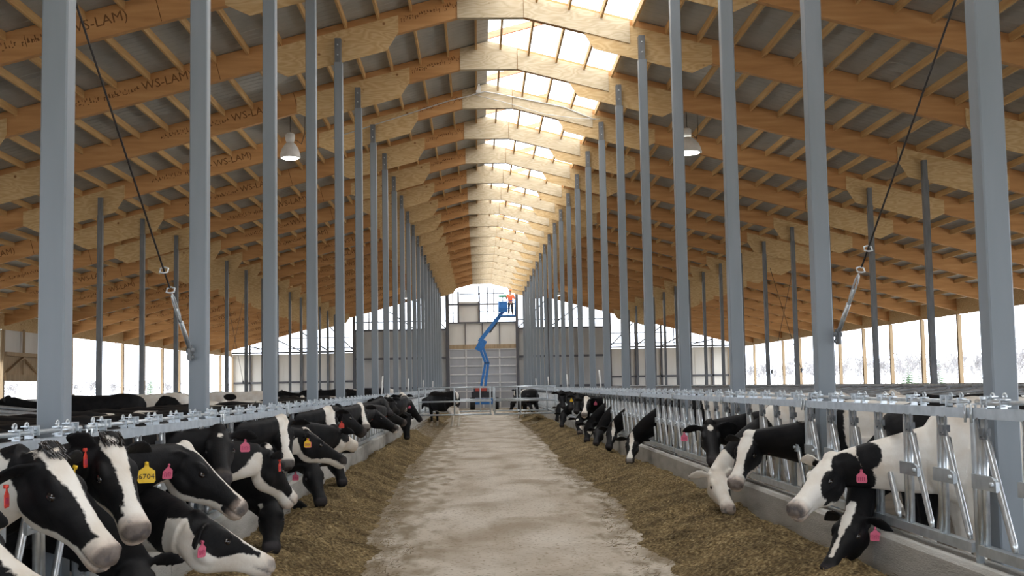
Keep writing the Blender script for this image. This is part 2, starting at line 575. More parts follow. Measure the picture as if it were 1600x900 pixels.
# side wall headers, kerbs and the panelled stretch at the left
for sd, nm in ((-1, 'left'), (1, 'right')):
    x = CX + sd * D_WALL
    mb = MB()
    mb.box(x - 0.03, Y_FRONT, z_under(D_WALL) - 0.13, x + 0.03, Y_BACK, z_roof(D_WALL) - 0.02)
    struct('trim_1' if sd < 0 else 'trim_2', mb, 'plywood', 'plywood eave header along the open %s side' % nm)
    mb = MB(); mb.box(x - 0.08, Y_FRONT, 0, x + 0.08, Y_BACK, 0.55)
    struct('baseboard_left' if sd < 0 else 'baseboard_right', mb, 'concrete_curb', 'low concrete kerb along the open %s side' % nm)
mb = MB()
xw = CX - D_WALL
for k in range(-2, 12):
    y0, y1 = YN(k) + 0.09, YN(k + 1) - 0.09
    mb.box(xw - 0.05, y0, 2.75, xw - 0.02, y1, 4.05)
    mb.box(xw - 0.12, y0, 3.2, xw - 0.05, y1, 3.3)
struct('wall_left', mb, 'pale_panel', 'pale sheet wall above the low opening at the far left')

mb = MB()
yf = Y_FRONT
mb.prism([(CX - D_WALL, 3.4), (CX + D_WALL, 3.4), (CX + D_WALL, z_roof(D_WALL)), (CX, z_roof(0)), (CX - D_WALL, z_roof(D_WALL))], yf - 0.1, yf)  # unseen gable added to cut frontal light, left open below to light the cows
struct('wall_front_blocker', mb, 'grey_panel', 'unseen sheeted gable behind the camera, added to cut front light, open below')

# back wall
yb = Y_BACK
def X_at(px): return at(px, 560, Y=yb).x
def Z_at(py, px=750): return at(px, py, Y=yb).z
mb = MB()
def panel_run(x0, x1, z0, z1, step):
    x = x0
    while x < x1 - 0.05:
        e = min(x + step, x1)
        mb.box(x, yb + 0.02, z0, e, yb + 0.06, z1)
        mb.box(e - 0.03, yb + 0.0, z0, e, yb + 0.02, z1)
        x = e
panel_run(CX - D_WALL, CX - 9.05, 0, 4.05, 1.22)
panel_run(CX + 9.05, CX + D_WALL, 0, 4.05, 1.22)
struct('wall_back', mb, 'pale_panel', 'pale panelled end wall behind the cow alleys')
mb = MB()
panel_run(CX - 9.05, CX - 2.45, 0, 5.55, 2.2)
panel_run(CX + 2.5, CX + 9.05, 0, 5.55, 2.2)
struct('wall_back', mb, 'grey_panel', 'taller grey end wall on both sides of the big door')
mb = MB()
panel_run(CX - 2.4, CX + 2.45, 4.4, 6.05, 1.213)
mb.box(X_at(717), yb + 0.0, 6.1, X_at(750), yb + 0.04, 7.55)
struct('wall_back', mb, 'pale_panel', 'pale panels over the big end door')
mb = MB()
mb.box(CX - 2.4, yb - 0.06, 4.2, CX + 2.45, yb + 0.03, 4.5)
struct('trim_3', mb, 'post_wood', 'wooden header over the big end door')
# girts, posts and glazing bars of the gable
mb = MB()
def bar(x0, z0, x1, z1, t=0.09, y=None):
    mb.beam((x0, yb - 0.08 if y is None else y, z0), (x1, yb - 0.08 if y is None else y, z1), t, t, up=(0, 1, 0))
for sd in (-1, 1):
    for z in (1.15, 2.05):
        bar(CX + sd * 9.05, z, CX + sd * 17.6, z, 0.13)
    bar(CX + sd * 9.05, 4.15, CX + sd * 17.6, 4.15, 0.12)
    bar(CX + sd * 9.05, 4.42, CX + sd * 17.0, 4.42, 0.06)
    bar(CX + sd * 9.05, 5.15, CX + sd * 13.5, 5.15, 0.06)
    for z in (1.5, 3.6):
        bar(CX + sd * 2.5, z, CX + sd * 9.05, z, 0.15)
    bar(CX + sd * 2.5, 5.6, CX + sd * 9.05, 5.6, 0.14)
    bar(CX + sd * 2.5, 6.2, CX + sd * 9.0, 6.2, 0.07)
    d = 9.05
    while d < 17.4:
        bar(CX + sd * d, 0, CX + sd * d, z_under(d) + 0.35, 0.13 if d > 9.1 else 0.2)
        if d + 1.83 < 17 and z_under(d + 1.83) > 4.4:
            bar(CX + sd * d, 4.2, CX + sd * (d + 1.83), z_under(d + 1.83) + 0.2, 0.08)
            bar(CX + sd * (d + 0.92), 4.15, CX + sd * (d + 0.92), z_under(d + .92) + 0.3, 0.06)
        d += 1.83
    d = 2.5
    while d < 9.0:
        bar(CX + sd * d, 0, CX + sd * d, z_under(d) + 0.35, 0.16)
        if d + 2.2 < 9.1:
            bar(CX + sd * d, 5.6, CX + sd * (d + 2.2), z_under(d + 2.2) + 0.3, 0.08)
        bar(CX + sd * (d + 1.1), 5.6, CX + sd * (d + 1.1), z_under(d + 1.1) + 0.3, 0.08)
        d += 2.2
for z in (6.05, 7.35):
    bar(CX - 2.5, z, CX + 2.5, z, 0.11)
bar(CX - 2.5, 6.75, X_at(717), 6.75, 0.05); bar(X_at(750), 6.85, CX + 2.5, 6.85, 0.05)
for px in (717, 750, 763, 773, 709):
    bar(X_at(px), 6.05, X_at(px), 8.7 - SLOPE * abs(X_at(px) - CX), 0.13 if px in (717, 750) else 0.07)
for q in range(1, 4): bar(CX - 2.4 + 1.2125 * q, 4.5, CX - 2.4 + 1.2125 * q, 6.05, 0.06)
bar(CX - 1.6, 8.1, CX + 1.6, 8.1, 0.06)
for x in (CX - 2.42, CX + 2.47):
    bar(x, 0, x, 8.2, 0.18)
struct('trim_4', mb, 'frame_dark', 'dark steel girts, posts and braces of the end wall')
mb = MB()
def pane(poly): mb.add([(x, yb + 0.03, z) for x, z in poly], [tuple(range(len(poly)))])
for sd in (-1, 1):
    pane([(CX + sd * 9.05, 4.1), (CX + sd * 17.5, 4.1), (CX + sd * 9.05, z_roof(9.05))])
    pane([(CX + sd * 2.5, 5.6), (CX + sd * 9.05, 5.6), (CX + sd * 9.05, z_roof(9.05)), (CX + sd * 2.5, z_roof(2.5))])
pane([(CX - 2.5, 6.0), (CX + 2.5, 6.0), (CX + 2.5, z_roof(2.5)), (CX, z_roof(0)), (CX - 2.5, z_roof(2.5))])
struct('window_2', mb, 'clear_sheet', 'clear sheets filling the top of the end wall')
# sectional door
mb = MB()
dx0, dx1, dz = CX - 2.35, CX + 2.4, 4.18
rows = 7
for r in range(rows):
    z0, z1 = dz * r / rows, dz * (r + 1) / rows
    mb.box(dx0, yb + 0.0, z0 + 0.006, dx1, yb + 0.05, z1 - 0.006)
    for q in range(3):
        zz = z0 + (z1 - z0) * (q + 0.5) / 3
        mb.box(dx0, yb - 0.006, zz - 0.02, dx1, yb, zz + 0.02)
door = struct('door_1', mb, 'door_panel', 'big pale grey sectional door in the end wall')
mb = MB()
for r in range(rows + 1):
    z = dz * r / rows
    mb.box(dx0, yb - 0.05, z - 0.04, dx1, yb - 0.01, z + 0.04)
for q in range(5):
    x = dx0 + (dx1 - dx0) * q / 4
    mb.box(x - 0.045, yb - 0.05, 0, x + 0.045, yb - 0.01, dz)
mb.build('door_frame', 'white_enamel', door)

# ================================================================== TIMBER ROOF FRAMES
def slope_poly(da, db, sd, zb=0.0, zt=RAF_H, fn=z_under):
    return [(sd * da, fn(da) + zb), (sd * db, fn(db) + zb), (sd * db, fn(db) + zt), (sd * da, fn(da) + zt)]
def gusset_poly(dc, sd):
    pts = [(dc - 1.22, 0.20, 0), (dc - 1.22, 0.02, 0), (dc - 1.0, -0.28, 0), (dc + 0.85, -0.28, 0), (dc + 1.24, 0.0, 0), (dc + 1.24, 0.34, 0), (dc - 1.22, 0.34, 0)]
    pts = pts[1:]
    return [(sd * d, z_under(d) + o) for d, o, _ in pts]
def strokes(mb, x0, x1, z0, h):
    x = x0
    while x < x1:
        wd = random.uniform(0.015, 0.05)
        hh = random.uniform(0.5, 1.0) * h
        for part in range(2):
            zz = z0 + random.uniform(0, h - hh * 0.5)
            mb.box(x, -0.0022, zz, x + wd * (0.5 if part else 1), -0.0006, zz + hh * (0.18 if part == 0 else 0.5))
        x += wd + random.uniform(0.01, 0.03)
LAM = text_mesh('WS-LAM)', 0.235, 'ink', 'stamp_word')
def make_frame():
    root = empty('roof_frame', (CX, YN(0) + 0.10, 0), 'x', 'roof truss', 'timber roof frames across the barn')
    mb = MB(); mb.prism([(-d, z_under(d) + o) for d, o in ((0.55, 0), (D_WALL + 0.4, 0), (D_WALL + 0.4, RAF_H), (0.55, RAF_H))], 0, 0.13)
    lb = mb.build('left_beam', 'beam_wood', root)
    mb = MB(); mb.prism([(d, z_under(d) + o) for d, o in ((0.55, 0), (D_WALL + 0.4, 0), (D_WALL + 0.4, RAF_H), (0.55, RAF_H))], 0, 0.13)
    rb = mb.build('right_beam', 'beam_wood', root)
    for sd in (-1, 1):
        for dc in (2.95, 10.2):
            mb = MB(); mb.prism(gusset_poly(dc, sd), -0.02, -0.001)
            mb.build('gusset_plate', 'plywood', root)
    mb = MB(); mb.prism([(-0.62, z_under(0.62) - 0.005), (0.63, z_under(0.63) - 0.005), (0.63, z_roof(0.63) - 0.01), (0, z_roof(0) - 0.01), (-0.62, z_roof(0.62) - 0.01)], -0.022, 0.13)
    mb.build('ridge_plate', 'pale_plywood', root)
    mb = MB(); mb.prism(slope_poly(0.64, 2.63, 1, -0.01, 0.42), -0.045, -0.022)
    mb.build('ridge_side_plate', 'pale_plywood', root)
    mb = MB(); mb.prism([(0.0, z_roof(0) + 0.06), (1.75, z_roof(0) + 0.06 + SLOPE * 1.75), (1.75, z_roof(0) + 0.20 + SLOPE * 1.75), (0.0, z_roof(0) + 0.20)], 0.02, 0.10)
    mb.build('overshot_rafter', 'red_wood', root)
    # printed grading marks on the left beam
    ang = math.atan(SLOPE)
    for i, (d, kind) in enumerate(((1.2, 's'), (5.5, 'w'), (7.0, 's'), (12.6, 'w'), (14.2, 's'))):
        zc = z_under(d) + 0.255
        if kind == 'w':
            o = link('printed_mark', LAM, lb)
            o.location = (-d, -0.0015, zc)
            o.rotation_euler = Matrix.Rotation(-ang, 3, 'Y').to_euler()
            o.rotation_euler = (Matrix.Rotation(-ang, 3, 'Y') @ Matrix.Rotation(PI / 2, 3, 'X')).to_euler()
            mb = MB(); strokes(mb, -1.10, -0.54, -0.06, 0.11)
            mb.box(-1.15, -0.0022, -0.10, -1.14, -0.0006, 0.10)
        else:
            mb = MB(); strokes(mb, -0.5, 0.25, -0.07, 0.14); strokes(mb, 0.34, 0.6, -0.07, 0.15)
        if i in (1, 3): mb.box(0.95, -0.0024, -0.24, 0.963, -0.0006, 0.2)
        o = mb.build('printed_mark', 'ink', lb)
        o.location = (-d, 0, zc)
        o.rotation_euler = (0, -ang, 0)
    return root
frame0 = make_frame()
def nth_front(k): return ORD[k - 1] if k >= 1 else None
for k in range(N_FIRST, N_LAST + 1):
    r = frame0 if k == N_FIRST else copy_tree(frame0)
    r.location = (CX, YN(k) + 0.10, 0)
    off = random.uniform(-0.75, 0.75)
    for ch in r.children:
        for mk in ch.children:
            if mk.name.startswith('printed_mark') and abs(mk.location.x) > 2:
                mk.location.x -= off; mk.location.z -= SLOPE * off
    if k >= 4:
        r['label'] = 'timber roof frame with plywood gussets, %s one back of those in view under the ridge' % ORD[k - 4]
    else:
        r['label'] = 'timber roof frame, overhead before the first gusset in view, %s from the camera end' % ORD[k - N_FIRST]

# ================================================================== STEEL COLUMNS
def make_column():
    root = empty('steel_column', (0, 0, 0), 'x', 'column', 'grey steel columns along the feed lane')
    mb = MB(); hw = 0.078
    mb.prism([(-hw, -hw + 0.01), (-hw + 0.01, -hw), (hw - 0.01, -hw), (hw, -hw + 0.01), (hw, hw - 0.01), (hw - 0.01, hw), (-hw + 0.01, hw), (-hw, hw - 0.01)], 0, 7.62, 'z')
    mb.build('shaft', 'column_paint', root)
    mb = MB(); mb.box(-0.065, -0.072, 7.55, 0.05, 0.075, 8.08)
    tp = mb.build('top_plate', 'dark_or_shaded_steel', root)
    for z in (7.76, 7.95):
        mb = MB(); mb.lathe([(0.014, 0), (0.014, 0.012), (0.004, 0.016)], n=6)
        o = mb.build('bolt', 'galvanized', tp); o.location = (-0.008, -0.072, z); o.rotation_euler = (PI / 2, 0, 0)
    mb = MB(); mb.box(-0.13, -0.13, 0, 0.13, 0.13, 0.02)
    mb.build('base_plate', 'dark_or_shaded_steel', root)
    return root
col0 = make_column()
first = True
for sd, nm in ((-1, 'left'), (1, 'right')):
    for k in range(1, N_LAST + 1):
        r = col0 if first else copy_tree(col0)
        first = False
        r.location = (CX + sd * D_COL, YN(k), 0)
        r['label'] = 'tall grey square steel column beside the feed lane, %s from the front in the %s row' % (ORD[k - 1], nm)
def make_post():
    root = empty('outer_post', (0, 0, 0), 'x', 'post', 'slim shade-darkened steel posts in the outer rows')
    mb = MB(); mb.prism([(-0.06, -0.06), (0.06, -0.06), (0.06, 0.06), (-0.06, 0.06)], 0, 5.9, 'z')
    mb.build('shaft', 'dark_or_shaded_steel', root)  # darker than the lane columns: backlit shade put into the colour
    mb = MB(); mb.box(-0.055, -0.055, 5.9, 0.05, 0.055, 6.34)
    mb.build('top_plate', 'dark_or_shaded_steel', root)
    return root
post0 = make_post(); first = True
for sd, nm in ((-1, 'left'), (1, 'right')):
    for k in range(5, N_LAST + 1):
        r = post0 if first else copy_tree(post0)
        first = False
        r.location = (CX + sd * D_OUT, YN(k), 0)
        r['label'] = 'slim shade-darkened steel post by the stalls, %s from the front in the outer %s row' % (ORD[k - 5], nm)
mbp = MB(); mbp.box(-0.07, -0.07, 0, 0.07, 0.07, z_under(D_WALL) - 0.14)
wpm = mbp.mesh('wall_post', 'post_wood')
for sd, nm in ((-1, 'left'), (1, 'right')):
    for i, k in enumerate(range(10 if sd < 0 else 8, N_LAST + 2)):
        o = link('wall_post', wpm, None, (CX + sd * (D_WALL - 0.02 if k < 22 else D_WALL - 0.12), YN(k) - (0.15 if k == 22 else 0), 0))
        tag(o, 'wooden post of the open %s side, %s one back' % (nm, ORD[i]), 'post', 'wooden posts of the open sides')
# bracing truss on the panelled stretch at the left
root = empty('wall_truss', (CX - D_WALL + 0.1, YN(11) + BAY / 2, 0), 'small timber truss on the panelled wall at the far left edge', 'truss')
L2 = BAY / 2 - 0.12
mb = MB(); mb.box(-0.04, -L2, 2.05, 0.04, L2, 2.3); mb.build('bottom_chord', 'post_wood', root)
mb = MB(); mb.box(-0.16, -L2, 2.25, -0.1, L2, 3.0); mb.build('backing_board', 'post_wood', root)
mb = MB(); mb.box(-0.04, -L2, 2.98, 0.04, L2, 3.12); mb.build('top_chord', 'post_wood', root)
for s_ in (-1, 1):
    mb = MB(); mb.beam((0, s_ * L2, 2.3), (0, 0, 2.95), 0.06, 0.09, up=(1, 0, 0)); mb.build('diagonal', 'post_wood', root)
mb = MB(); mb.box(-0.03, -0.05, 2.3, 0.03, 0.05, 4.0); mb.build('king_post', 'post_wood', root)

# ================================================================== PURLINS
plen = BAY - 0.13
mbp = MB(); mbp.box(-0.021, 0, -0.14, 0.021, plen, 0)
pm = mbp.mesh('purlin', 'purlin_wood')
spots = []
for k in range(N_FIRST, 22):
    for sd in (-1, 1):
        for i in range(29):
            d = 0.27 + 0.61 * i
            x, y0, z = CX + sd * d, YN(k) + 0.23, z_roof(d) + 0.004
            def px(yy):
                v = Vector((x, yy, z - EYE)); dp = v.dot(CF)
                if dp < 0.3: return None
                return 800 + F_PX * v.dot(CR) / dp, PP_Y - F_PX * v.dot(CU) / dp
            a, b_ = px(y0), px(y0 + plen)
            size = 0
            if a and b_:
                inside = sum(1 for t in range(9) for q in [px(y0 + plen * t / 8)] if 0 < q[0] < 1600 and 0 < q[1] < 900)
                size = math.hypot(a[0] - b_[0], a[1] - b_[1]) * inside / 9
            spots.append((size, x, y0, z))
spots.sort(reverse=True)
for size, x, y0, z in spots[:300]:
    tag(link('purlin', pm, None, (x, y0, z)), 'narrow wooden roof purlin on edge between two timber roof frames', 'purlin', 'purlins under the roof sheets')
mb = MB()
for size, x, y0, z in spots[300:]:
    mb.box(x - 0.021, y0, z - 0.14, x + 0.021, y0 + plen, z)
tag(mb.build('purlin', 'purlin_wood'), 'the remaining narrow roof purlins further back and at the edges', 'purlins', None, 'stuff')

# ================================================================== HEADLOCKS
def ring(c, r, t=0.006, n=10, axis='x'):
    pts = []
    for j in range(n):
        a = 2 * PI * j / n
        pts.append((c[0], c[1] + r * math.cos(a), c[2] + r * 1.25 * math.sin(a)))
    mb = MB(); mb.tube(pts, t, 6, closed=True)
    return mb
PITCH_Y = 0.61
def make_panel():
    root = empty('headlock_panel', (0, 0, 0), 'x', 'headlock panel', 'galvanized headlock panels along the feed lane')
    L_ = BAY
    mb = MB(); mb.box(-0.025, 0.03, 1.315, 0.025, L_ - 0.03, 1.378); mb.build('top_rail', 'galvanized_rail', root)
    mb = MB(); mb.box(-0.03, 0.05, 0.505, 0.03, L_ - 0.05, 0.565); mb.build('bottom_rail', 'galvanized_rail', root)
    mb = MB(); mb.tube([(0.0, 0.05, 1.415), (0.0, L_ - 0.05, 1.415)], 0.013, 8)
    mb.tube([(0, L_ - 0.42, 1.415), (0, L_ - 0.2, 1.415)], 0.022, 8); mb.build('lock_rod', 'galvanized', root)
    mb = MB(); mb.tube([(0, 0.0, 0.45), (0, 0.0, 1.37)], 0.024, 10)
    mb.build('end_post', 'galvanized_rail', root)
    for s_ in (-0.045, 0.045):
        mb = MB(); mb.tube([(0.034, s_, 1.29), (0.034, s_, 1.40), (-0.034, s_, 1.40), (-0.034, s_, 1.29)], 0.008, 6); mb.build('clamp', 'galvanized', root)
    def once(nm, mat, mbx, cache={}):
        if nm not in cache:
            cache[nm] = mbx().mesh(nm, mat)
        return cache[nm]
    def neck_bar():
        mb = MB()
        mb.tube([(0, 0.50, 0.56), (0, 0.465, 1.315)], 0.021, 10); mb.tube([(0, 0.57, 0.56), (0, 0.535, 1.315)], 0.021, 10)
        return mb
    def swing_arm():
        mb = MB()
        mb.tube([(0.012, 0.44, 1.25), (0.012, 0.40, 1.16), (0.012, 0.12, 0.62), (0.012, 0.10, 0.58)], [0.012, 0.022, 0.022, 0.016], 8)
        mb.tube([(-0.02, 0.45, 1.18), (-0.02, 0.36, 0.95)], 0.016, 8)
        return mb
    def bracket():
        mb = MB(); mb.prism([(0.585, 0.90), (0.585, 0.985), (0.31, 0.985), (0.25, 0.96), (0.25, 0.90)], 0.02, 0.042, 'x')
        mb.tube([(0.0, 0.29, 0.94), (0.06, 0.29, 0.94)], 0.015, 8)
        return mb
    def latch():
        mb = MB(); mb.box(-0.02, 0.42, 1.215, 0.03, 0.475, 1.26)
        mb.tube([(0.024, 0.375, 1.32), (0.024, 0.40, 1.20), (0.024, 0.47, 1.20), (0.024, 0.50, 1.32)], 0.009, 6)
        return mb
    def top_lock():
        mb = MB()
        mb.box(-0.022, 0.36, 1.38, 0.022, 0.375, 1.49); mb.box(-0.02, 0.30, 1.482, 0.02, 0.46, 1.49); mb.box(-0.022, 0.445, 1.41, 0.022, 0.46, 1.49)
        mb.box(-0.02, 0.36, 1.375, 0.03, 0.44, 1.388); mb.box(-0.016, 0.13, 1.40, 0.016, 0.24, 1.41); mb.box(-0.016, 0.13, 1.458, 0.016, 0.24, 1.467)
        mb.box(-0.02, 0.185, 1.38, 0.02, 0.20, 1.47)
        for y in (0.33, 0.17):
            q = ring((0, y, 1.49), 0.022); mb.add(q.v, q.f, True)
        mb.v = [(x, y, 1.375 + (z - 1.375) * 0.66) for x, y, z in mb.v]
        return mb
    for i in range(6):
        for nm, mat, fn in (('neck_bar', 'galvanized', neck_bar), ('swing_arm', 'galvanized', swing_arm), ('pivot_bracket', 'galvanized_rail', bracket), ('latch', 'dark_or_shaded_steel', latch), ('top_lock', 'galvanized', top_lock)):
            o = link(nm, once(nm, mat, fn), root, (0, PITCH_Y * i, 0))
    return root
panel0 = make_panel(); first = True
for sd, nm in ((-1, 'left'), (1, 'right')):
    for k in range(-1, 22):
        if k == 11 : pass
        r = panel0 if first else copy_tree(panel0)
        first = False
        r.location = (CX + sd * D_RAIL, YN(k), -0.048 if sd < 0 else 0.008)
        r.scale = (-sd, 1, 1)
        if k <= 0:
            r['label'] = 'galvanized headlock panel on the %s curb, %s' % (nm, 'at the camera before the first steel column' if k == 0 else 'beside and behind the camera')
        else:
            r['label'] = 'galvanized headlock panel on the %s curb just beyond the %s steel column of that row' % (nm, ORD[k - 1])
        if k in (7, 10, 13, 16) :
            mb = MB(); mb.tube([(-0.05, 0.3, 1.4), (-0.05, 0.75, 1.9)], 0.022, 8); mb.build('release_lever', 'white_conduit', r)

# ================================================================== GATES ACROSS THE LANE
def gate(name, Yg, x0, x1, ups, label, mat='galvanized_rail'):
    root = empty(name, ((x0 + x1) / 2, Yg, 0), label, 'gate', 'galvanized pipe gates across the lane')
    cx = (x0 + x1) / 2
    for z in (0.50, 1.0, 1.52):
        mb = MB(); mb.tube([(x0 - cx, 0, z), (x1 - cx, 0, z)], 0.032, 10); mb.build('rail', mat, root)
    for u in ups:
        mb = MB(); mb.tube([(u - cx, 0, 0.48), (u - cx, 0, 1.54)], 0.03, 10); mb.build('upright', mat, root)
    return root
def gx(px, Y=45): return at(px, 625, Y=Y).x
gate('pipe_gate', 45, CX - 2.62, gx(768), [CX - 2.58, gx(710), gx(766)], 'near galvanized pipe gate, left leaf in front of the standing cow')
gate('pipe_gate', 45.05, gx(772), CX + 2.62, [gx(773), gx(813), CX + 2.58], 'near galvanized pipe gate, right leaf')
gate('pipe_gate', 50.5, CX - 2.62, gx(765, 50.5), [CX - 2.58, gx(750.5, 50.5)], 'far galvanized pipe gate, left leaf behind the standing cow')
gate('pipe_gate', 50.55, gx(770, 50.5), CX + 2.62, [gx(771, 50.5), gx(808, 50.5), CX + 2.58], 'far galvanized pipe gate, right leaf')

# ================================================================== FREESTALLS
mb = MB()
prof = [(0, 0.62), (0.35, 0.50), (1.5, 0.42), (1.95, 0.47), (2.13, 0.65), (2.13, 0.86), (1.98, 1.02), (1.7, 1.06), (0.9, 1.13), (0, 1.24)]
pts = []
for i in range(len(prof) - 1):
    a, b_ = prof[i], prof[i + 1]
    pts.append((a[0], 0, a[1]))
pts.append((prof[-1][0], 0, prof[-1][1]))
mb.tube(pts, 0.032, 8)
loop_m = mb.mesh('loop', 'stall_pipe')
mb = MB(); mb.tube([(0, 0, 0), (0, 0, 1.30)], 0.04, 8)
spost_m = mb.mesh('post', 'stall_pipe')
rows = [(-1, 9.1, 'left inner'), (-1, 9.95, 'left outer'), (1, 9.1, 'right inner'), (1, 9.95, 'right outer')]
for sd, d, nm in rows:
    outward = nm.endswith('outer')
    for k in range(3, 22):
        for q in range(3):
            y = YN(k) + 0.61 + 1.22 * q
            if y > Y_BACK - 1: continue
            r = empty('stall_divider', (CX + sd * d, y, 0.15), 'looped steel pipe stall divider in the %s stall row of the barn' % nm, 'stall divider', 'looped pipe stall dividers, %s row' % nm)
            lo = link('loop', loop_m, r); lo.rotation_euler = (0, 0, 0 if (sd > 0) == outward else PI)
            link('post', spost_m, r)
    for z_, off, what in ((1.42, 0.0, 'head'), (1.22, 1.3, 'neck')):
        mb = MB(); xo = CX + sd * (d + (off if outward else -off))
        mb.tube([(xo, YN(3), z_), (xo, Y_BACK - 1, z_)], 0.03, 8)
        tag(mb.build('%s_rail' % what, 'stall_pipe'), 'long steel %s rail running along the %s row of stalls' % (what, nm), 'rail')
for sd, nm in ((-1, 'left'), (1, 'right')):
    mb = MB(); a, b_ = sorted((CX + sd * 7.2, CX + sd * 11.9)); mb.box(a, YN(3), 0, b_, Y_BACK - 0.5, 0.15)
    struct('stall_kerb', mb, 'alley_floor', 'raised bed of the stalls on the %s side' % nm)

# ================================================================== LAMPS, RODS, WIRES
def lamp(loc, zroof, label, sc=1.0, wide=1.0):
    r = empty('high_bay_lamp', loc, label, 'lamp', 'white bell-shaped barn lamps')
    mb = MB(); mb.lathe([(0.205, 0.0), (0.205, 0.015), (0.19, 0.10), (0.165, 0.18), (0.125, 0.25), (0.085, 0.30), (0.06, 0.32), (0.06, 0.29), (0.11, 0.24), (0.15, 0.17), (0.18, 0.08), (0.195, 0.0)], n=28)
    mb.build('reflector', 'white_enamel', r)
    mb = MB(); mb.lathe([(0.0, -0.035), (0.1, -0.028), (0.16, -0.012), (0.188, 0.008), (0.15, 0.03), (0.0, 0.04)], n=24)
    mb.build('lens', 'lamp_glow', r)
    mb = MB(); mb.lathe([(0.06, 0.30), (0.085, 0.34), (0.095, 0.38), (0.095, 0.47), (0.07, 0.50), (0.02, 0.51)], n=8)
    mb.build('ballast_housing', 'white_enamel', r)
    mb = MB(); mb.tube([(0, 0, 0.5), (0, 0, 0.58), (0.02, 0, 0.6), (0, 0, 0.63), (0, 0, zroof - loc[2])], 0.008, 6); mb.build('hanging_hook', 'cable', r)
    mb = MB(); mb.tube([(0.09, 0, 0.42), (0.16, 0, 0.40), (0.24, 0.1, 0.34), (0.3, 0.2, 0.6), (0.3, 0.25, zroof - loc[2])], 0.008, 6); mb.build('power_cord', 'cable', r)
    for o in r.children:
        if o.name.startswith(('reflector', 'lens')): o.scale = (sc * wide, sc * wide, sc)
        elif o.name.startswith('ballast'): o.scale = (sc, sc, sc)
        if o.name.startswith('lens'):
            pl = bpy.data.lights.new('bulb', 'POINT'); pl.energy = 30; pl.color = (1, 0.95, 0.85); pl.shadow_soft_size = 0.1
            b_ = bpy.data.objects.new('bulb', pl); COL.objects.link(b_); b_.parent = r; b_.location = (0, 0, -0.12)
    return r
for px, py, Y, lb in ((453.5, 247, 26.9, 'white bell lamp hanging over the left column row, near the camera'), (1074, 239, 26.9, 'white bell lamp hanging over the right column row, near the camera'),
                      (634.5, 466, 72.0, 'small far white bell lamp over the left column row'), (870.5, 462, 72.0, 'small far white bell lamp over the right column row')):
    p = at(px, py, Y=Y)
    lamp(tuple(p), z_roof(abs(p.x - CX)) - 0.05, lb, 1.15 if Y < 50 else 1.0, 1.0 if px != 1074 else 1.42)

def brace(sd, a, far, label, turnbuckle=True):
    """a: anchor on the column; far: point higher up the rod."""
    a, far = Vector(a), Vector(far)
    r = empty('brace_rod', a, label, 'brace rod', 'cross bracing rods between the columns')
    d = far - a; Ln = d.length; u = d / Ln
    def P(t): return u * t
    mb = MB(); mb.tube([P(0.9 if turnbuckle else 0.05), P(Ln)], 0.008, 8); mb.build('rod', 'cable', r)
    if turnbuckle:
        mb = MB(); mb.tube([P(0.06), P(0.42)], 0.022, 8); mb.tube([P(0.40), P(0.60)], 0.012, 8); mb.build('threaded_end', 'galvanized', r)
        mb = MB()
        s_ = u.cross(Vector((1, 0, 0))).normalized()
        for q in (-1, 1):
            mb.tube([P(0.42) + s_ * 0.008 * q, P(0.5) + s_ * 0.028 * q, P(0.72) + s_ * 0.028 * q, P(0.8) + s_ * 0.008 * q], 0.009, 6)
        mb.build('turnbuckle', 'galvanized', r)
        for t in (0.86, 1.12):
            mb = MB()
            mb.tube([P(t) + Vector((-0.032, 0, 0)) + s_ * 0.02, P(t) + s_ * 0.035, P(t) + Vector((0.032, 0, 0)) + s_ * 0.02, P(t) + Vector((0.032, 0, 0)) - s_ * 0.02, P(t) - s_ * 0.03, P(t) + Vector((-0.032, 0, 0)) - s_ * 0.02], 0.008, 6, closed=True)
            mb.build('rope_clip', 'galvanized', r)
    mb = MB(); mb.box(-0.012, -0.06, -0.09, 0.012, 0.05, 0.05); mb.tube([(-0.035, 0, 0.0), (0.035, 0, 0.0)], 0.022, 8); mb.tube([(-0.03, 0.01, -0.06), (0.03, 0.01, -0.06)], 0.018, 8); mb.build('anchor_bracket', 'dark_or_shaded_steel', r)
    return r
for sd, ax, (qx, qy), nm in ((-1, CX - D_COL + 0.0, (117, 0), 'left'), (1, CX + D_COL, (1493, 0), 'right')):
    a = Vector((ax, YN(2) - 0.13, 1.95))
    if sd > 0:
        ax2 = ax + 0.1; a = Vector((ax2, YN(2) - 0.13, 1.98)); far = at(qx, qy, X=ax2 + 0.03)
    else:
        a = Vector((ax + 0.02 - 0.07, YN(2) - 0.13, 1.93)); far = at(qx, qy, X=ax - 0.03)
    far = a + (far - a) * 1.95
    brace(sd, a, far, 'dark brace rod with a galvanized turnbuckle, running up from the second %s steel column' % nm)
for sd, k0, nm in ((-1, 11, 'left'), (1, 9, 'right')):
    x = CX + sd * (D_OUT + 0.1)
    brace(sd, (x, YN(k0 + 1) - 0.1, 1.9), (x, YN(k0) + 0.1, 5.4), 'thin brace rod rising toward the camera between the outer %s posts' % nm, False)
    brace(sd, (x + 0.06, YN(k0) + 0.1, 1.9), (x + 0.06, YN(k0 + 1) - 0.1, 5.4), 'thin brace rod rising away from the camera between the outer %s posts' % nm, False)
mb = MB()
Yc = YN(7) + 0.03
pp = [at(x, y, Y=Yc) for x, y in ((520, 216), (613, 186), (700, 158), (743, 147), (757, 143), (775, 146), (880, 167), (930, 187))]
mb.tube(pp, 0.014, 6)
tag(mb.build('conduit', 'white_conduit'), 'white conduit crossing under the ridge along a roof frame', 'conduit')
mb = MB()
pp = [at(x, y, Y=Yc - 0.05) for x, y in ((745, 149), (790, 160), (850, 178), (900, 185), (938, 186))]
mb.tube(pp, 0.009, 6)
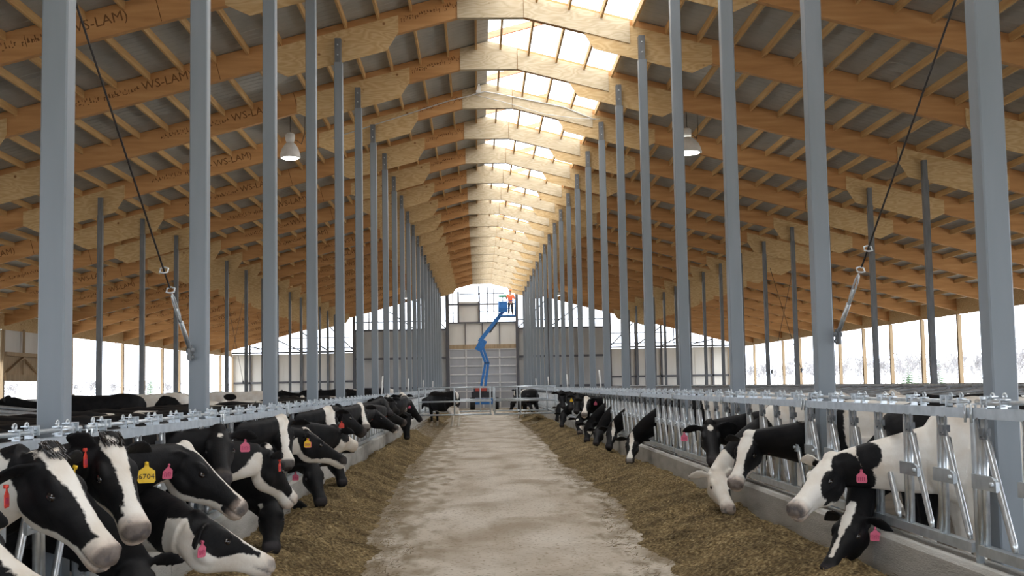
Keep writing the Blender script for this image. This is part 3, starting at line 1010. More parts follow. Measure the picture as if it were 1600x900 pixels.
tag(mb.build('wire', 'white_conduit'), 'thin white wire drooping below the ridge from the conduit box', 'wire')
p = at(747.5, 137, Y=Yc - 0.02)
mb = MB(); mb.box(p.x - 0.06, p.y - 0.05, p.z - 0.14, p.x + 0.06, p.y + 0.03, p.z + 0.02); mb.tube([(p.x, p.y, p.z + 0.02), (p.x, p.y, p.z + 0.16)], 0.03, 8)
tag(mb.build('junction_box', 'white_conduit'), 'small white junction box on the ridge plate where the conduit bends', 'junction box')

# ================================================================== BOOM LIFT AND WORKER
YL = 79.5
def lp(px, py, dy=0.0): return at(px, py, Y=YL + dy)
root_p = lp(757, 636); root_p.z = 0.0
r = empty('boom_lift', root_p, 'blue articulated boom lift standing in front of the end door', 'boom lift')
def R(px, py, dy=0.0): return lp(px, py, dy) - root_p
mb = MB(); mb.box(-0.75, -0.9, 0.35, 0.75, 1.0, 0.75); mb.build('chassis', 'lift_blue', r)
mb = MB(); mb.box(-0.85, -0.95, 0.8, 0.75, 0.95, 1.2); mb.box(-0.7, -1.0, 1.2, 0.2, 0.6, 1.42); mb.build('turntable', 'lift_dark', r)
mb = MB(); mb.box(-0.6, -1.03, 1.22, 0.15, -0.98, 1.44); mb.build('cover', 'lift_red', r)
for sx in (-1, 1):
    for sy in (-0.75, 0.8):
        mb = MB(); mb.tube([(sx * 0.62, sy, 0.4), (sx * 0.95, sy, 0.4)], 0.4, 20); mb.build('wheel', 'tyre', r)
for off in (-0.16, 0.16):
    mb = MB(); mb.beam(R(755 + off * 20, 603), R(761 + off * 14, 566), 0.16, 0.2, up=(0, 1, 0)); mb.beam(R(761 + off * 14, 568), R(751 + off * 16, 540), 0.16, 0.2, up=(0, 1, 0)); mb.build('lower_arm', 'lift_blue', r)
mb = MB(); mb.beam(R(747, 548), R(756, 531), 0.5, 0.35, up=(0, 1, 0)); mb.build('elbow', 'lift_blue', r)
mb = MB(); mb.beam(R(749, 534), R(783, 491), 0.26, 0.34, up=(0, 1, 0)); mb.build('upper_boom', 'lift_blue', r)
mb = MB(); mb.beam(R(765, 520, -0.2), R(777, 504, -0.2), 0.1, 0.14, up=(0, 1, 0)); mb.build('cylinder', 'lift_dark', r)
mb = MB(); mb.beam(R(778, 497), R(789, 483), 0.22, 0.3, up=(0, 1, 0)); mb.build('jib', 'lift_blue', r)
bb = R(791, 495)
mb = MB()
mb.box(bb.x - 0.5, -0.5, bb.z, bb.x + 0.62, 0.5, bb.z + 0.1)
mb.build('platform', 'lift_blue', r)
mb = MB()
for z in (0.55, 1.05):
    mb.tube([(bb.x - 0.5, -0.5, bb.z + z), (bb.x + 0.62, -0.5, bb.z + z), (bb.x + 0.62, 0.5, bb.z + z), (bb.x - 0.5, 0.5, bb.z + z)], 0.025, 6, closed=True)
for xx in (-0.5, 0.06, 0.62):
    for yy in (-0.5, 0.5):
        mb.tube([(bb.x + xx, yy, bb.z), (bb.x + xx, yy, bb.z + 1.05)], 0.025, 6)
mb.build('guard_rail', 'lift_blue', r)
mb = MB(); mb.box(bb.x - 0.5, -0.42, bb.z + 0.3, bb.x + 0.02, -0.1, bb.z + 1.0); mb.build('control_box', 'lift_blue', r)
g = lp(785.5, 464)
mb = MB(); mb.box(g.x - 0.28, g.y - 0.5, g.z - 0.03, g.x + 0.24, g.y + 0.1, g.z + 0.09); mb.tube([(g.x + 0.0, g.y - 0.2, g.z - 0.9), (g.x, g.y - 0.2, g.z)], 0.03, 6)
tag(mb.build('green_tray', 'green_paint'), 'green tray on a stalk over the lift basket', 'tray')

def skinned(name, verts, edges, mat, parent=None, sub=2, loc=(0, 0, 0), root_i=0):
    me = bpy.data.meshes.new(name)
    me.from_pydata([v[:3] for v in verts], edges, [])
    o = bpy.data.objects.new(name, me); COL.objects.link(o)
    o.modifiers.new('skin', 'SKIN'); sb = o.modifiers.new('sub', 'SUBSURF'); sb.levels = sub; sb.render_levels = sub
    for i, v in enumerate(verts):
        r_ = v[3] if isinstance(v[3], tuple) else (v[3], v[3])
        me.skin_vertices[0].data[i].radius = r_
        me.skin_vertices[0].data[i].use_root = (i == root_i)
    dg = bpy.context.evaluated_depsgraph_get()
    m2_ = bpy.data.meshes.new_from_object(o.evaluated_get(dg))
    COL.objects.unlink(o); bpy.data.objects.remove(o)
    m2_.materials.clear(); m2_.materials.append(MATS[mat])
    m2_.polygons.foreach_set('use_smooth', [True] * len(m2_.polygons))
    return link(name, m2_, parent, loc)
wp = lp(795, 494); foot_z = root_p.z + bb.z + 0.1
pv = [(0, 0, 0.86, (0.14, 0.1)), (0, 0, 1.08, (0.13, 0.09)), (0, 0, 1.32, (0.15, 0.095)), (0, 0, 1.42, (0.07, 0.065)), (0, -0.03, 1.5, (0.06, 0.06)), (0, -0.02, 1.58, (0.085, 0.095)), (0, -0.01, 1.66, (0.07, 0.08)),
      (-0.19, 0, 1.36, 0.055), (-0.27, -0.06, 1.12, 0.045), (-0.22, -0.27, 1.2, 0.035), (-0.2, -0.36, 1.22, 0.03),
      (0.19, 0, 1.36, 0.055), (0.28, -0.04, 1.12, 0.045), (0.2, -0.25, 1.15, 0.035), (0.17, -0.34, 1.18, 0.03),
      (-0.09, 0, 0.78, 0.085), (-0.11, -0.02, 0.45, 0.06), (-0.12, 0.02, 0.08, 0.042), (-0.13, -0.12, 0.035, 0.035),
      (0.09, 0, 0.78, 0.085), (0.11, -0.02, 0.45, 0.06), (0.12, 0.02, 0.08, 0.042), (0.13, -0.12, 0.035, 0.035)]
pe = [(0, 1), (1, 2), (2, 3), (3, 4), (4, 5), (5, 6), (2, 7), (7, 8), (8, 9), (9, 10), (2, 11), (11, 12), (12, 13), (13, 14), (0, 15), (15, 16), (16, 17), (17, 18), (0, 19), (19, 20), (20, 21), (21, 22)]
person = skinned('person', pv, pe, 'skin', None, 2, (root_p.x + bb.x + 0.3, root_p.y + 0.15, foot_z))
tag(person, 'person in an orange jacket and dark trousers standing in the lift basket', 'person')
jv = [(0, 0, 0.84, (0.165, 0.125)), (0, 0, 1.08, (0.16, 0.115)), (0, 0, 1.32, (0.175, 0.115)), (0, 0, 1.43, (0.08, 0.075)), (-0.2, 0, 1.36, 0.07), (-0.275, -0.06, 1.12, 0.06), (-0.225, -0.25, 1.19, 0.05), (0.2, 0, 1.36, 0.07), (0.285, -0.04, 1.12, 0.06), (0.205, -0.23, 1.145, 0.05)]
skinned('jacket', jv, [(0, 1), (1, 2), (2, 3), (2, 4), (4, 5), (5, 6), (2, 7), (7, 8), (8, 9)], 'safety_orange', person, 2)
tv = [(0, 0, 0.9, (0.15, 0.11)), (-0.09, 0, 0.78, 0.1), (-0.11, -0.02, 0.45, 0.078), (-0.12, 0.02, 0.1, 0.06), (0.09, 0, 0.78, 0.1), (0.11, -0.02, 0.45, 0.078), (0.12, 0.02, 0.1, 0.06)]
skinned('trousers', tv, [(0, 1), (1, 2), (2, 3), (0, 4), (4, 5), (5, 6)], 'work_trousers', person, 2)
mb = MB(); mb.ball((0, -0.01, 1.68), (0.105, 0.125, 0.085), 14, 8); mb.ball((0, -0.06, 1.66), (0.11, 0.14, 0.015), 14, 6); mb.build('hard_hat', 'safety_orange', person)

# ================================================================== TREES OUTSIDE
def bare_tree(seed, h):
    rnd = random.Random(seed)
    mb = MB()
    def br(p, d, L_, r_, lev):
        q = p + d * L_
        mid = p + d * L_ * 0.5 + Vector((rnd.uniform(-1, 1), rnd.uniform(-1, 1), 0)) * L_ * 0.06
        mb.tube([p, mid, q], [r_, r_ * 0.8, r_ * 0.55], 5 if lev < 2 else 3, caps=False)
        if lev >= 4: return
        for i in range(rnd.choice((3, 4)) if lev else 6):
            t = rnd.uniform(0.35, 1.0)
            a = rnd.uniform(0, 2 * PI)
            nd = (d * 0.75 + Vector((math.cos(a), math.sin(a), 0.35)) * 0.75).normalized()
            br(p + d * L_ * t, nd, L_ * rnd.uniform(0.45, 0.65), max(r_ * 0.55, 0.028), lev + 1)
    br(Vector((0, 0, 0)), Vector((0, 0, 1)), h * 0.5, h * 0.016, 0)
    return mb.mesh('bare_tree', 'bare_twigs')
def evergreen(seed, h):
    rnd = random.Random(seed)
    mb = MB()
    mb.tube([(0, 0, 0), (0, 0, h)], [h * 0.018, 0.02], 6)
    L_ = 14
    for i in range(L_):
        z = h * (0.12 + 0.86 * i / L_)
        rr = h * 0.20 * (1 - i / L_) + 0.1
        for j in range(11):
            a = 2 * PI * (j + rnd.random()) / 11
            ln = rr * rnd.uniform(0.7, 1.1)
            e = Vector((math.cos(a) * ln, math.sin(a) * ln, z - ln * 0.35))
            s_ = Vector((-math.sin(a), math.cos(a), 0)) * ln * 0.24
            b0 = Vector((0, 0, z)); m_ = b0.lerp(e, 0.55)
            mb.add([b0, m_ + s_, e, m_ - s_, m_ + Vector((0, 0, 0.1 * ln))], [(0, 1, 4), (1, 2, 4), (2, 3, 4), (3, 0, 4)])
    return mb.mesh('evergreen_tree', 'evergreen')
bt = [bare_tree(i, 6.0) for i in range(4)]
eg = [evergreen(i, 7.0) for i in range(2)]
rt = random.Random(3)
for sd, nm in ((-1, 'left'), (1, 'right')):
    rows_ = (64, 78, 92) if sd > 0 else (64, 80)
    spots_ = [(sd * X_, y) for X_ in rows_ for y in np.arange(128 if sd > 0 else 170, 330 if sd > 0 else 320, 5.2)]
    for i, (Xx, Yy) in enumerate(spots_):
        p = Vector((Xx + rt.uniform(-3, 3), Yy + rt.uniform(-.6, .6), 0))
        o = link('bare_tree', bt[i % 4], None, (p.x, p.y, -0.1))
        s_ = rt.uniform(0.75, 1.05) * (1.3 if sd > 0 else 0.85); o.scale = (s_ * .8, s_ * .8, s_); o.rotation_euler = (0, 0, rt.uniform(0, 6))
        tag(o, 'pale leafless tree in the hazy woods beyond the open %s side' % nm, 'tree', 'bare trees beyond the %s side' % nm)
for j, (px, hh, X_) in enumerate(((235, 5.2, -60), (222, 3.6, -62), (347, 4.2, -60), (30, 2.2, -48), (1420, 8.5, 95), (1441, 7.5, 96), (1467, 7.4, 97))):
    p = at(px, 600, X=X_)
    o = link('evergreen_tree', eg[j % 2], None, (p.x, p.y, -0.1))
    o.scale = (hh / 7 * 1.2, hh / 7 * 1.2, hh / 7)
    tag(o, ['tall evergreen beyond the left side, between the third and fourth outer posts', 'shorter evergreen just left of the tall one beyond the left side', 'evergreen near the far left corner of the barn', 'low evergreen seen under the panelled wall at the far left',
            'tallest evergreen beyond the right side', 'evergreen just right of the tallest one beyond the right side', 'rightmost evergreen of the three beyond the right side'][j], 'tree', 'evergreens outside')

# ================================================================== COWS
def loft(mb, rings):
    n = len(rings[0]); vs = []; fs = []
    for r in rings: vs += r
    for i in range(len(rings) - 1):
        for j in range(n):
            fs.append((i * n + j, i * n + (j + 1) % n, (i + 1) * n + (j + 1) % n, (i + 1) * n + j))
    c0 = sum((Vector(p) for p in rings[0]), Vector()) / n
    c1 = sum((Vector(p) for p in rings[-1]), Vector()) / n
    k = len(vs); vs += [c0, c1]
    for j in range(n):
        fs.append((k, (j + 1) % n, j)); fs.append((k + 1, (len(rings) - 1) * n + j, (len(rings) - 1) * n + (j + 1) % n))
    mb.add(vs, fs, True)
def ell_ring(c, sx, sy, a, b_top, b_bot, n=20, narrow=0.0, p=0.9):
    out = []
    for j in range(n):
        t = 2 * PI * j / n
        cu, su = math.cos(t), math.sin(t)
        u = math.copysign(abs(cu) ** p, cu) * a
        v = math.copysign(abs(su) ** p, su)
        if v < 0: u *= 1 - narrow * (-v)
        out.append(c + sx * u + sy * (v * (b_top if v > 0 else b_bot)))
    return out
TRUNK = [(-1.53, 1.26, 1.06, .05), (-1.47, 1.33, .86, .15), (-1.35, 1.38, .76, .22), (-1.15, 1.40, .70, .265), (-.9, 1.375, .62, .30), (-.6, 1.365, .56, .34),
         (-.3, 1.38, .57, .325), (-.05, 1.40, .60, .26), (.12, 1.37, .66, .22), (.25, 1.30, .74, .17), (.33, 1.2, .84, .09)]
HEAD = [(-.07, .06, -.06, -.17), (-.045, .088, -.02, -.215), (0, .092, .012, -.245), (.05, .100, .024, -.272), (.10, .109, .022, -.292), (.15, .114, .016, -.297), (.20, .110, .008, -.286), (.25, .098, .0, -.258),
        (.31, .083, -.006, -.225), (.37, .073, -.012, -.198), (.43, .071, -.016, -.182), (.485, .078, -.014, -.180), (.53, .081, -.018, -.178), (.56, .072, -.03, -.166), (.582, .045, -.055, -.13)]
PAT_RNG = random.Random(11)
def make_cow_mesh(P, Rh, voxel, ears, fine, lean=0.0, udder=False, nz=1.03):
    """Pieces of the animal, fused into one skin by a voxel remesh. P, Rh: poll and head axes in the cow's own frame."""
    mb = MB(); V = Vector; X, Yv, Z = V((1, 0, 0)), V((0, 1, 0)), V((0, 0, 1))
    rings = []
    for x, top, bot, w_ in TRUNK:
        c = V((x, 0, (top + bot) / 2)); h = (top - bot) / 2
        rings.append(ell_ring(c, Yv, Z, w_, h, h, 24, -0.05, 0.85))
    loft(mb, rings)
    J = P + Rh @ V((-0.01, 0, -0.12)); P0 = V((0.02, 0, nz)); dist = (J - P0).length
    hx, hz = Rh.col[0], Rh.col[2]
    P1 = P0 + V((0.85, 0, 0.06 if J.z > 1.0 else 0.0)).normalized() * dist * 0.5
    rings = []
    for i in range(13):
        t = i / 12
        c = P0 * (1 - t) ** 2 + P1 * 2 * t * (1 - t) + J * t * t
        tg = ((P1 - P0) * (1 - t) + (J - P1) * t).normalized()
        up = Z * (1 - t) + hz * t; up = (up - tg * up.dot(tg)).normalized(); sx = up.cross(tg) * -1
        hh = .27 * (1 - t) + .135 * t; ww = .155 * (1 - t) + .09 * t - .012 * math.sin(PI * t)
        rings.append(ell_ring(c, sx, up, ww, hh * (1 - .12 * math.sin(PI * t)), hh * (1.08 + .25 * math.sin(PI * t)), 18, 0.25))
    loft(mb, rings)
    rings = []
    for x, w_, top, bot in HEAD:
        zc = top - (top - bot) * 0.42
        c = P + Rh @ V((x, 0, zc))
        rings.append(ell_ring(c, Rh.col[1], Rh.col[2], w_, top - zc, zc - bot, 22, 0.38 if x < .42 else 0.22, 0.86))
    loft(mb, rings)
    b0 = MB(); b0.ball((0, 0, 0), (.055, .06, .03), 12, 8)      # poll knob
    mb.add([P + Rh @ (V(v) + V((-.01, 0, .012))) for v in b0.v], b0.f, True)
    for s_ in (-1, 1):                                              # brow and cheek
        for (cx_, cy_, cz_), rr in (((.165, .085, -.03), (.06, .026, .03)), ((.13, .07, -.17), (.085, .04, .07)), ((.525, .045, -.05), (.035, .028, .03))):
            b0 = MB(); b0.ball((0, 0, 0), rr, 12, 8)
            mb.add([P + Rh @ (V(v) + V((cx_, cy_ * s_, cz_))) for v in b0.v], b0.f, True)
        ed = V(ears[0 if s_ < 0 else 1]); ed = V((ed.x, ed.y * s_, ed.z)).normalized()
        e0 = V((.035, .075 * s_, -.035)); nrm = V((1, 0, 0)); nrm = (nrm - ed * nrm.dot(ed)).normalized(); wd = nrm.cross(ed)
        th = max(0.011, voxel * 0.75)
        rings = []
        for t, w_ in ((0, .03), (.15, .036), (.35, .055), (.6, .062), (.82, .045), (.95, .022), (1.0, .008)):
            c = e0 + ed * 0.235 * t - V((0, 0, 0.03)) * t * t - nrm * 0.02 * math.sin(PI * t)
            c = P + Rh @ c
            rings.append(ell_ring(c, Rh @ wd, Rh @ nrm, w_, th if t > .1 else .025, th, 12))
        loft(mb, rings)
        fx = lean
        mb.tube([V(q) for q in ((-.02, .17 * s_, 1.05), (.0, .165 * s_, .82), (.02 + fx, .155 * s_, .60), (.01 + fx, .14 * s_, .40), (.0 + fx, .14 * s_, .16), (.015 + fx, .14 * s_, .09), (.05 + fx, .14 * s_, .0))], [.13, .12, .08, .053, .04, .05, .062], 10)
        mb.tube([V(q) for q in ((-1.2, .15 * s_, 1.1), (-1.17, .19 * s_, .88), (-1.12, .18 * s_, .72), (-1.36, .16 * s_, .50), (-1.40, .155 * s_, .44), (-1.36, .15 * s_, .16), (-1.34, .15 * s_, .09), (-1.29, .15 * s_, .0))], [.18, .17, .125, .062, .055, .042, .05, .064], 10)
    tr = max(.018, voxel * .8)
    mb.tube([V(q) for q in ((-1.48, 0, 1.30), (-1.55, 0, 1.2), (-1.56, 0, .9), (-1.55, 0, .62), (-1.54, 0, .45))], [tr * 1.6, tr * 1.3, tr, tr * 1.4, tr * 1.6], 8)
    if udder:
        mb.ball((-1.12, 0, .62), (.2, .17, .16), 14, 8)
    me = bpy.data.meshes.new('hide'); me.from_pydata(mb.v, [], mb.f)
    bm = bmesh.new(); bm.from_mesh(me); bmesh.ops.recalc_face_normals(bm, faces=bm.faces); bm.to_mesh(me); bm.free()
    o = bpy.data.objects.new('tmp', me); COL.objects.link(o)
    md = o.modifiers.new('r', 'REMESH'); md.mode = 'VOXEL'; md.voxel_size = voxel; md.use_smooth_shade = True
    sm = o.modifiers.new('s', 'SMOOTH'); sm.factor = 0.5; sm.iterations = 4 if fine else 2
    dg = bpy.context.evaluated_depsgraph_get()
    out = bpy.data.meshes.new_from_object(o.evaluated_get(dg))
    COL.objects.unlink(o); bpy.data.objects.remove(o); bpy.data.meshes.remove(me)
    n_ = len(out.vertices); co = np.empty(n_ * 3, np.float32); out.vertices.foreach_get('co', co); co = co.reshape(-1, 3)
    R3 = np.array(Rh); h = (co - np.array(P)) @ R3
    if fine:                                                        # nostrils and the line of the mouth
        for s_ in (-1, 1):
            q = (h - np.array((.556, .043 * s_, -.055))) / np.array((.02, .013, .02)); g = np.exp(-(q ** 2).sum(1))
            co -= (g * 0.016)[:, None] * (R3[:, 0] + 0.25 * s_ * R3[:, 1])[None, :]
        zl = -.112 - (h[:, 0] - .56) * -0.12
        g = np.exp(-((h[:, 2] - zl) / .009) ** 2) * np.clip((h[:, 0] - .40) / .05, 0, 1) * (h[:, 0] < .62)
        cen = np.array((.50, 0, -.10)); dv = h - cen; dv /= np.linalg.norm(dv, axis=1)[:, None]
        co -= (dv * (g * .008)[:, None]) @ R3.T
    out.vertices.foreach_set('co', co.reshape(-1)); out.update()
    return out, co, h

def patch_field(co, h, spec):
    j1 = np.sin(co[:, 0] * 9 + 3 * np.sin(co[:, 2] * 7)) * np.sin(co[:, 2] * 11 + 2 * co[:, 1] * 6)
    j2 = np.sin(co[:, 0] * 23 + co[:, 1] * 17) * np.sin(co[:, 2] * 21 + 4 * np.sin(co[:, 0] * 12))
    jit = 0.014 * j1 + 0.007 * j2
    f = np.full(len(co), -0.3 if spec[0] == 'b' else 0.3)
    for s_ in spec[1:]:
        k = s_[0]; col = 1
        if k in 'hb':
            _, c, r, col = s_
            src = h if k == 'h' else co
            q = (src - np.array(c)) / np.array(r)
            d = (1 - np.sqrt((q ** 2).sum(1))) * min(r)
        elif k == 'S':                                              # same on both flanks, c.y ignored sign
            _, c, r, col = s_
            src = np.abs(co * np.array((0, 1, 0))) + co * np.array((1, 0, 1))
            q = (src - np.array(c)) / np.array(r); d = (1 - np.sqrt((q ** 2).sum(1))) * min(r)
        elif k == 'Z':                                              # blaze: widths at poll, eyes, mid-nose, muzzle
            ws = s_[1]
            hw = np.interp(h[:, 0], (-.06, .0, .12, .22, .34, .46, .58), ws)
            d = np.minimum(hw - np.abs(h[:, 1] - (s_[2] if len(s_) > 2 else 0)), h[:, 2] + .075)
            d = np.minimum(d, h[:, 0] + .055)
            d = np.where(np.interp(h[:, 0], (-.06, .0, .12, .22, .34, .46, .58), ws) <= 0, -0.05, d)
            d = np.where((np.abs(h[:, 1]) > .3) | (h[:, 0] > .7) | (h[:, 2] < -.4), -0.3, d)
        elif k == 'M':                                              # white muzzle end
            d = np.minimum(h[:, 0] - s_[1] + 0.25 * np.maximum(0, -h[:, 2] - 0.1), .3 - np.abs(h[:, 1])); d = np.where(h[:, 0] > .75, -0.3, d)
        elif k == 'J':                                              # white under the jaw back to the throat
            bt = np.interp(h[:, 0], [-.4] + [q[0] for q in HEAD], [-.33] + [q[3] for q in HEAD]); d = np.minimum(np.minimum(bt + s_[1] - h[:, 2], h[:, 0] - s_[2]), .16 - np.abs(h[:, 1])); d = np.where((h[:, 0] > .65) | (h[:, 2] < -.42), -0.3, d)
        elif k == 'L':                                              # white legs and belly
            d = s_[1] - co[:, 2]; d = np.where(h[:, 0] * 0 + co[:, 0] > 0.30, -0.3, d)
        d = d + jit
        f = np.maximum(f, d) if col > 0 else np.minimum(f, -d)
    return f

COWS_USED = []
def tag_mesh(color, digits=None):
    mb = MB()
    poly = [(-.008, .0), (-.010, -.022), (-.036, -.042), (-.038, -.088), (-.031, -.098), (.031, -.098), (.038, -.088), (.036, -.042), (.010, -.022), (.008, .0)]
    mb.prism(poly, -.0018, .0018); mb.tube([(0, -.008, -.006), (0, .012, -.006)], .009, 8)
    return mb.mesh('ear_tag', color)
TAGM = {c: tag_mesh(c) for c in ('tag_yellow', 'tag_pink', 'tag_red')}
mb = MB()
for i, x in enumerate((-.022, -.008, .006, .02)):
    mb.box(x - .004, -.0028, -.082, x + .002, -.0019, -.055); mb.box(x - .004, -.0028, -.058 - .01 * (i % 2), x + .006, -.0019, -.054 - .01 * (i % 2))
SCRAWL = mb.mesh('tag_writing', 'tag_pink_ink')
NUM6704 = text_mesh('6704', 0.034, 'tag_ink', 'tag_number')
mb = MB(); mb.ball((0, 0, 0), 1.0, 16, 10)
EYEM = mb.mesh('eye', 'eye_black')

def cow(label, poll_w, muzzle_w, body_w, heading, spec, voxel=0.02, fine=False, ears=((-.12, 1, -.02), (-.12, 1, -.02)), tags=(), muzzle=0.8, nosepad=0.75, roll=0.0, group='black and white dairy cows', udder=False, name='cow', floor=0.0, tuft=False, nz=1.03):
    Mb = Matrix.Translation(Vector((body_w[0], body_w[1], floor))) @ Matrix.Rotation(heading, 4, 'Z')
    Mi = Mb.inverted()
    P = Mi @ Vector(poll_w); M_ = Mi @ Vector(muzzle_w)
    hx = (M_ - P).normalized()
    up = Vector((3.0 * max(0, -hx.z - .8), 0, 1))
    hy = up.cross(hx).normalized(); hz = hx.cross(hy)
    Rh = Matrix((hx, hy, hz)).transposed()
    if roll: Rh = Matrix.Rotation(roll, 3, hx) @ Rh
    me, co, h = make_cow_mesh(P, Rh, voxel, ears, fine, udder=udder, nz=nz)
    n_ = len(co)
    def attr(nm, vals):
        a = me.attributes.new(nm, 'FLOAT', 'POINT'); a.data.foreach_set('value', np.ascontiguousarray(vals, np.float32))
    attr('patch', patch_field(co, h, spec))
    near = (np.abs(h[:, 1]) < .12) & (h[:, 2] < .06) & (h[:, 2] > -.25) & (h[:, 0] < .65)
    mz = np.clip((h[:, 0] - .46) / .06, 0, 1) * muzzle * near
    attr('muzzle', mz)
    npd = np.clip((h[:, 0] - .512) / .025, 0, 1) * np.clip((h[:, 2] + .108) / .02, 0, 1) * near * nosepad
    for s_ in (-1, 1):
        q = (h - np.array((.552, .044 * s_, -.055))) / np.array((.03, .016, .018)); npd = np.maximum(npd, np.exp(-(q ** 2).sum(1)) * near)
    if fine:
        zl = -.112 + (h[:, 0] - .56) * 0.12
        npd = np.maximum(npd, 0.7 * np.exp(-((h[:, 2] - zl) / .007) ** 2) * np.clip((h[:, 0] - .42) / .05, 0, 1) * near)
    attr('nosepad', npd)
    me.materials.clear(); me.materials.append(MATS['cow_hide'])
    me.name = name
    o = link(name, me); o.matrix_world = Mb
    tag(o, label, 'cow', group)
    if tuft:                                                         # short black hair over the poll
        rt_ = random.Random(len(COL.objects)); tb = MB()
        for q in range(420):
            ly = rt_.uniform(-.055, .055); b0 = P + Rh @ Vector((rt_.uniform(-.05, .015), ly, rt_.uniform(.015, .032)))
            e0 = b0 + Rh @ Vector((rt_.uniform(.02, .055), rt_.uniform(-.012, .012), rt_.uniform(-.004, .012)))
            tb.tube([b0, e0], [.004, .001], 4, caps=False)
        tb.build('poll_hair', 'eye_black', o)
    bvh = None
    vs = [tuple(v) for v in co]
    pol = [tuple(p.vertices) for p in me.polygons]
    bvh = BVHTree.FromPolygons(vs, pol)
    for s_ in (-1, 1):
        src = P + Rh @ Vector((.195, .32 * s_, -.062)); dr = -(Rh.col[1] * s_)
        hit = bvh.ray_cast(src, dr, 0.5)
        if hit[0] is not None:
            e = link('eye', EYEM, o, hit[0] + dr * 0.010)
            r_ = .021
            e.scale = (r_ * 1.25, r_, r_); e.rotation_euler = Rh.to_euler()
    mw = Mb.to_3x3()
    for side, colr, fr, face in tags:
        s_ = -1 if side == 'r' else 1
        ed = Vector(ears[0 if s_ < 0 else 1]); ed = Vector((ed.x, ed.y * s_, ed.z)).normalized()
        base = P + Rh @ (Vector((.035, .075 * s_, -.035)) + ed * .235 * fr + Vector((.014, 0, -.03)))
        nw = mw @ (Rh.col[0] * 1.0 + Rh.col[1] * s_ * 0.3)
        if isinstance(face, tuple):
            wpos = at(face[0], face[1], Y=(Mb @ base).y); base = Mi @ wpos; face = .9
        bw = Mb @ base
        tc_ = (Vector((0, 0, EYE)) - bw).normalized()
        if face == 'edge':
            nw = Matrix.Rotation(1.32, 3, 'Z') @ tc_; face = 0
        nw = (nw.normalized() * (1 - face) + tc_ * face); nw.z *= 0.3; nw.normalize()
        zz = Vector((0, 0, 1)); xx = (-nw).cross(zz).normalized()
        xx = zz.cross(nw).normalized()
        zz = nw.cross(xx)
        Rw = Matrix((xx, -nw, zz)).transposed()
        t_ = link('ear_tag', TAGM['tag_' + colr.split('#')[0]], o)
        t_.matrix_local = Matrix.Translation(base + mw.inverted() @ (nw * 0.012)) @ (mw.inverted() @ Rw).to_4x4()
        if '#' in colr: t_.scale = (1.25, 1.25, 1.15)
        t_['label'] = '%s ear tag' % colr.split('#')[0] + (' numbered 6704' if '#' in colr else '')
        if '#' in colr:
            x = link('tag_number', NUM6704, t_, (0, -.003, -.068)); x.rotation_euler = (PI / 2, 0, 0)
        elif colr == 'pink' or fine:
            link('tag_writing', SCRAWL, t_)
    return o

# openings of the headlocks: one neck each
TAKEN = {-1: set(), 1: set()}
def opening(sd, y):
    base = YN(-1) + 0.22
    j0 = (y - base) / 0.61
    for j in sorted(range(0, 130), key=lambda q: abs(q - j0)):
        if j not in TAKEN[sd]:
            TAKEN[sd].add(j); return base + 0.61 * j
def solve(poll_px, muz_px, Xp, near, L_=.58, Yp=None):
    P = at(*poll_px, X=Xp) if Yp is None else at(*poll_px, Y=Yp)
    d = ray(*muz_px).normalized(); O = Vector((0, 0, EYE))
    t0 = (P - O).dot(d); c = O + d * t0; r2 = L_ * L_ - (c - P).length_squared
    if r2 <= 0:
        M_ = P + (c - P).normalized() * L_
    else:
        M_ = O + d * (t0 + (-1 if near else 1) * math.sqrt(r2))
    return P, M_
def rail_cow(sd, label, poll_px, muz_px, Xp, near, spec, yb=None, **kw):
    mz = kw.pop('mz', None)
    if mz is None:
        P, M_ = solve(poll_px, muz_px, Xp, near)
    else:                                                           # nose in the feed: place the nose first
        M_ = at(*muz_px, Z=mz)
        dr = ray(*poll_px).normalized(); O = Vector((0, 0, EYE)); t0 = (M_ - O).dot(dr); c_ = O + dr * t0
        r2 = .58 ** 2 - (c_ - M_).length_squared
        if r2 <= 0: P = M_ + (c_ - M_).normalized() * .58
        else: P = max((O + dr * (t0 + q * math.sqrt(r2)) for q in (-1, 1)), key=lambda v: v.x * sd if 'far' not in kw else v.y * kw['far'])
        kw.pop('far', None)
        yb = P.y
    y = opening(sd, P.y if yb is None else yb)
    want = 1.0
    bx = CX + sd * (D_RAIL + 0.62)
    dx = abs(P.x - bx)
    dz = abs(P.z - .11 - 1.1); dy = abs(P.y - y)
    lim = math.sqrt(max(0.3, want * want - dz * dz - dy * dy))
    if dx > lim: bx -= sd * min(dx - lim, 0.22)
    spec = list(spec)
    if spec[0] == 'b':                                               # white on the flanks behind the headlocks
        rp = random.Random(int(y * 100))
        for q in range(rp.choice((1, 2, 3))):
            spec.insert(1, ('b', (rp.uniform(-1.3, -.15), rp.choice((-.25, .25, 0)), rp.uniform(.8, 1.3)), (rp.uniform(.2, .4), rp.uniform(.3, .5), rp.uniform(.2, .35)), 1))
    return cow(label, P, M_, (bx, y), 0 if sd < 0 else PI, spec, group='dairy cows eating through the %s headlocks' % ('left' if sd < 0 else 'right'), **kw)
def rnd_spec(base, n_=6, blaze=None, muz=None):
    r = PAT_RNG; out = [base]
    for i in range(n_):
        out.append(('b', (r.uniform(-1.5, .3), r.choice((-.3, .3, 0)), r.uniform(.75, 1.4)), (r.uniform(.12, .4), r.uniform(.15, .4), r.uniform(.1, .3)), 1 if base == 'b' else -1))
    out.append(('L', .42))
    if base == 'w': out.append(('h', (.1, .1, -.1), (.3, .12, .25), -1)); out.append(('h', (.1, -.1, -.1), (.3, .12, .25), -1))
    if blaze: out.append(('Z', blaze))
    if muz: out.append(('M', muz))
    return out
